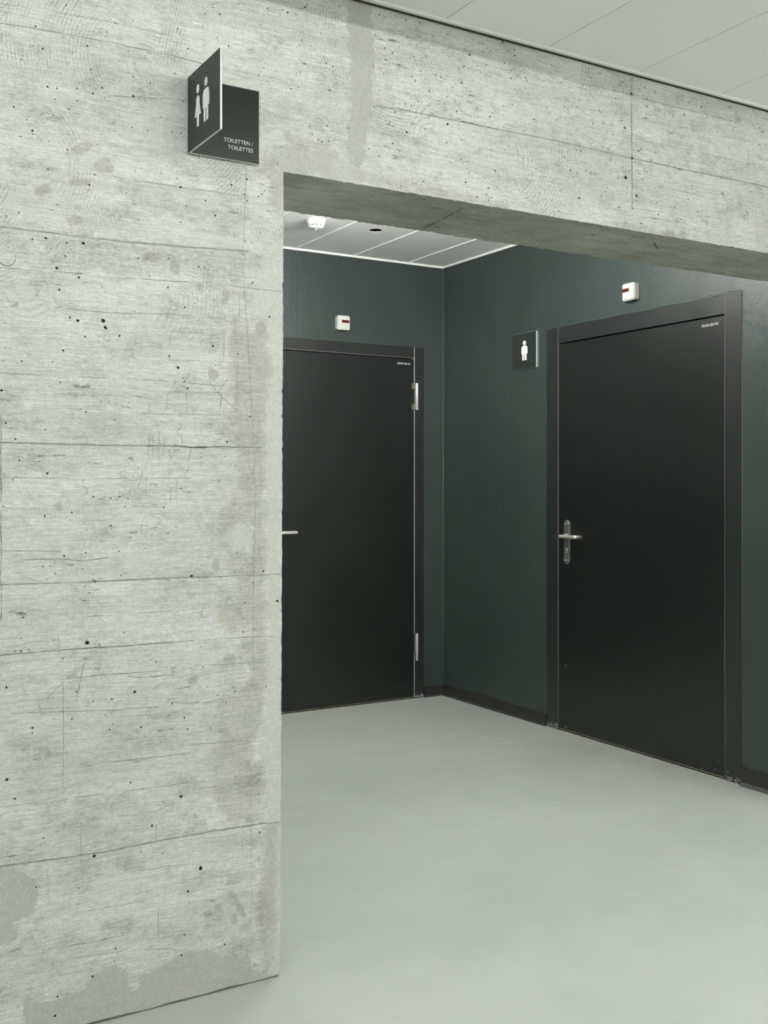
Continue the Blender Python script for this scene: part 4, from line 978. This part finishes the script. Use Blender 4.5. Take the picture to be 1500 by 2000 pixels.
# ------------------------------------------------------------------ smoke detector
sd = root('smoke_detector', (2.515, 4.915, ZR), 'round white smoke detector on the recess ceiling', 'smoke detector')
c0 = (2.515, 4.915, ZR)
bm = bmesh.new(); lathe(bm, c0, [(0, 0), (.046, 0), (.050, -.003), (.0505, -.014), (.048, -.021), (.046, -.023)]); lathe(bm, c0, [(.046, -.023), (.0455, -.024), (0, -.024)]); part('base', bm, M_PLASTIC, sd)
bm = bmesh.new(); lathe(bm, c0, [(.0455, -.023), (.0445, -.028), (.041, -.0315), (.041, -.0322), (.030, -.0322)]); part('body', bm, M_PLASTIC, sd)
bm = bmesh.new(); lathe(bm, c0, [(0, -.0315), (.0385, -.0315), (.0385, -.0375), (0, -.0375)]); part('sensing_slot', bm, M_SLOT, sd)
bm = bmesh.new(); lathe(bm, c0, [(0, -.037), (.0415, -.037), (.0412, -.040), (.036, -.0455), (.022, -.050), (0, -.052)]); lathe(bm, c0, [(0, -.050), (.005, -.051), (.005, -.054), (0, -.0555)])
part('cap', bm, M_PLASTIC, sd)
bm = bmesh.new()
for i in range(10):
    a = 2*PI*i/10+.28; ca, sa = math.cos(a), math.sin(a); w2 = .0052 if i % 2 else .0022
    pts = [(c0[0]+.0412*ca-w2*sa*s_, c0[1]+.0412*sa+w2*ca*s_) for s_ in (-1, 1)]; q = [(c0[0]+.036*ca-w2*sa*s_, c0[1]+.036*sa+w2*ca*s_) for s_ in (1, -1)]
    prism(bm, [(*p, c0[2]-.0385) for p in pts+q], (0, 0, .008))
part('slot_rib', bm, M_PLASTIC, sd)

# ------------------------------------------------------------------ lights: added ones in the hall, lamps of the recess
wx0, wx1, wy, wz, ww, hy_, hz_ = ADDED_STRIP
r = root('added_strip_light', ((wx0+wx1)/2, wy, ZH), 'added hooded strip light above the viewer, shaped to cut a shade band on the concrete', 'added light')
bm = bmesh.new(); box(bm, wx0-.02, wx1+.02, wy-.03, wy-.002, wz-.015, hz_+.012, bevel=.002); part('housing', bm, M_HOUSE, r)
bm = bmesh.new(); box(bm, wx0-.02, wx1+.02, wy-.002, hy_, hz_, hz_+.003); part('hood', bm, M_HOUSE, r)
for q in (wx0+.3, wx1-.3):
    bm = bmesh.new(); cyl(bm, (q, wy-.016, hz_+.01), (q, wy-.016, ZH), .002, seg=8); part('cable', bm, M_HOUSE, r)
area('added_strip_line', (0, .001, wz-ZH), wx1-wx0, .003, ww, (PI/2, 0, 0), LCOL, parent=r)
for (x, y, hx, hy), wh in zip(ADDED_BARS, ('left of the viewer', 'behind the viewer on the right', 'far right of the viewer', 'farthest behind the viewer')):
    r = root('unseen_light', (x, y, ZH), 'added glowing bar that brightens the hall, ' + wh, 'pendant light', 'added hall lights')
    bm = bmesh.new(); box(bm, x-hx, x+hx, y-hy, y+hy, 2.34, 2.40, bevel=.01); part('diffuser', bm, M_LENSH, r)
    bm = bmesh.new(); box(bm, x-hx*.5, x+hx*.5, y-hy*.5, y+hy*.5, 2.399, 2.425, bevel=.004); part('housing', bm, M_HOUSE, r)
    for q in (-1, 1):
        bm = bmesh.new(); px_, py_ = x+q*.4*hx, y+q*.4*hy; cyl(bm, (px_, py_, 2.42), (px_, py_, ZH), .002, seg=8); part('cable', bm, M_HOUSE, r)
x, y, hx, hy, z0 = ROOM_PENDANT
r = root('unseen_light', (x, y, ZR), 'suspended bar luminaire in the recess behind the concrete lintel', 'pendant light')
bm = bmesh.new(); box(bm, x-hx, x+hx, y-hy, y+hy, z0+.012, z0+.062, bevel=.006); part('diffuser', bm, M_LENSR, r)
bm = bmesh.new(); box(bm, x-hx-.012, x+hx+.012, y-hy-.012, y+hy+.012, z0, z0+.012, bevel=.002); part('housing', bm, M_HOUSE, r)
for q in (-1, 1):
    bm = bmesh.new(); cyl(bm, (x+q*.8*hx, y, z0+.062), (x+q*.8*hx, y, ZR), .002, seg=8); part('cable', bm, M_HOUSE, r)
for x, y in ROOM_LAMPS:
    r = root('ceiling_light', (x, y, ZR), 'round surface luminaire on the recess ceiling near the doors', 'ceiling light')
    bm = bmesh.new(); lathe(bm, (x, y, ZR), [(0, -.001), (.118, -.001), (.118, -.018), (.105, -.018)]); part('base', bm, M_HOUSE, r)
    bm = bmesh.new(); lathe(bm, (x, y, ZR), [(.108, -.018), (.108, -.085), (.098, -.104), (.06, -.112), (0, -.114)], 40)
    part('diffuser', bm, M_LENS, r)
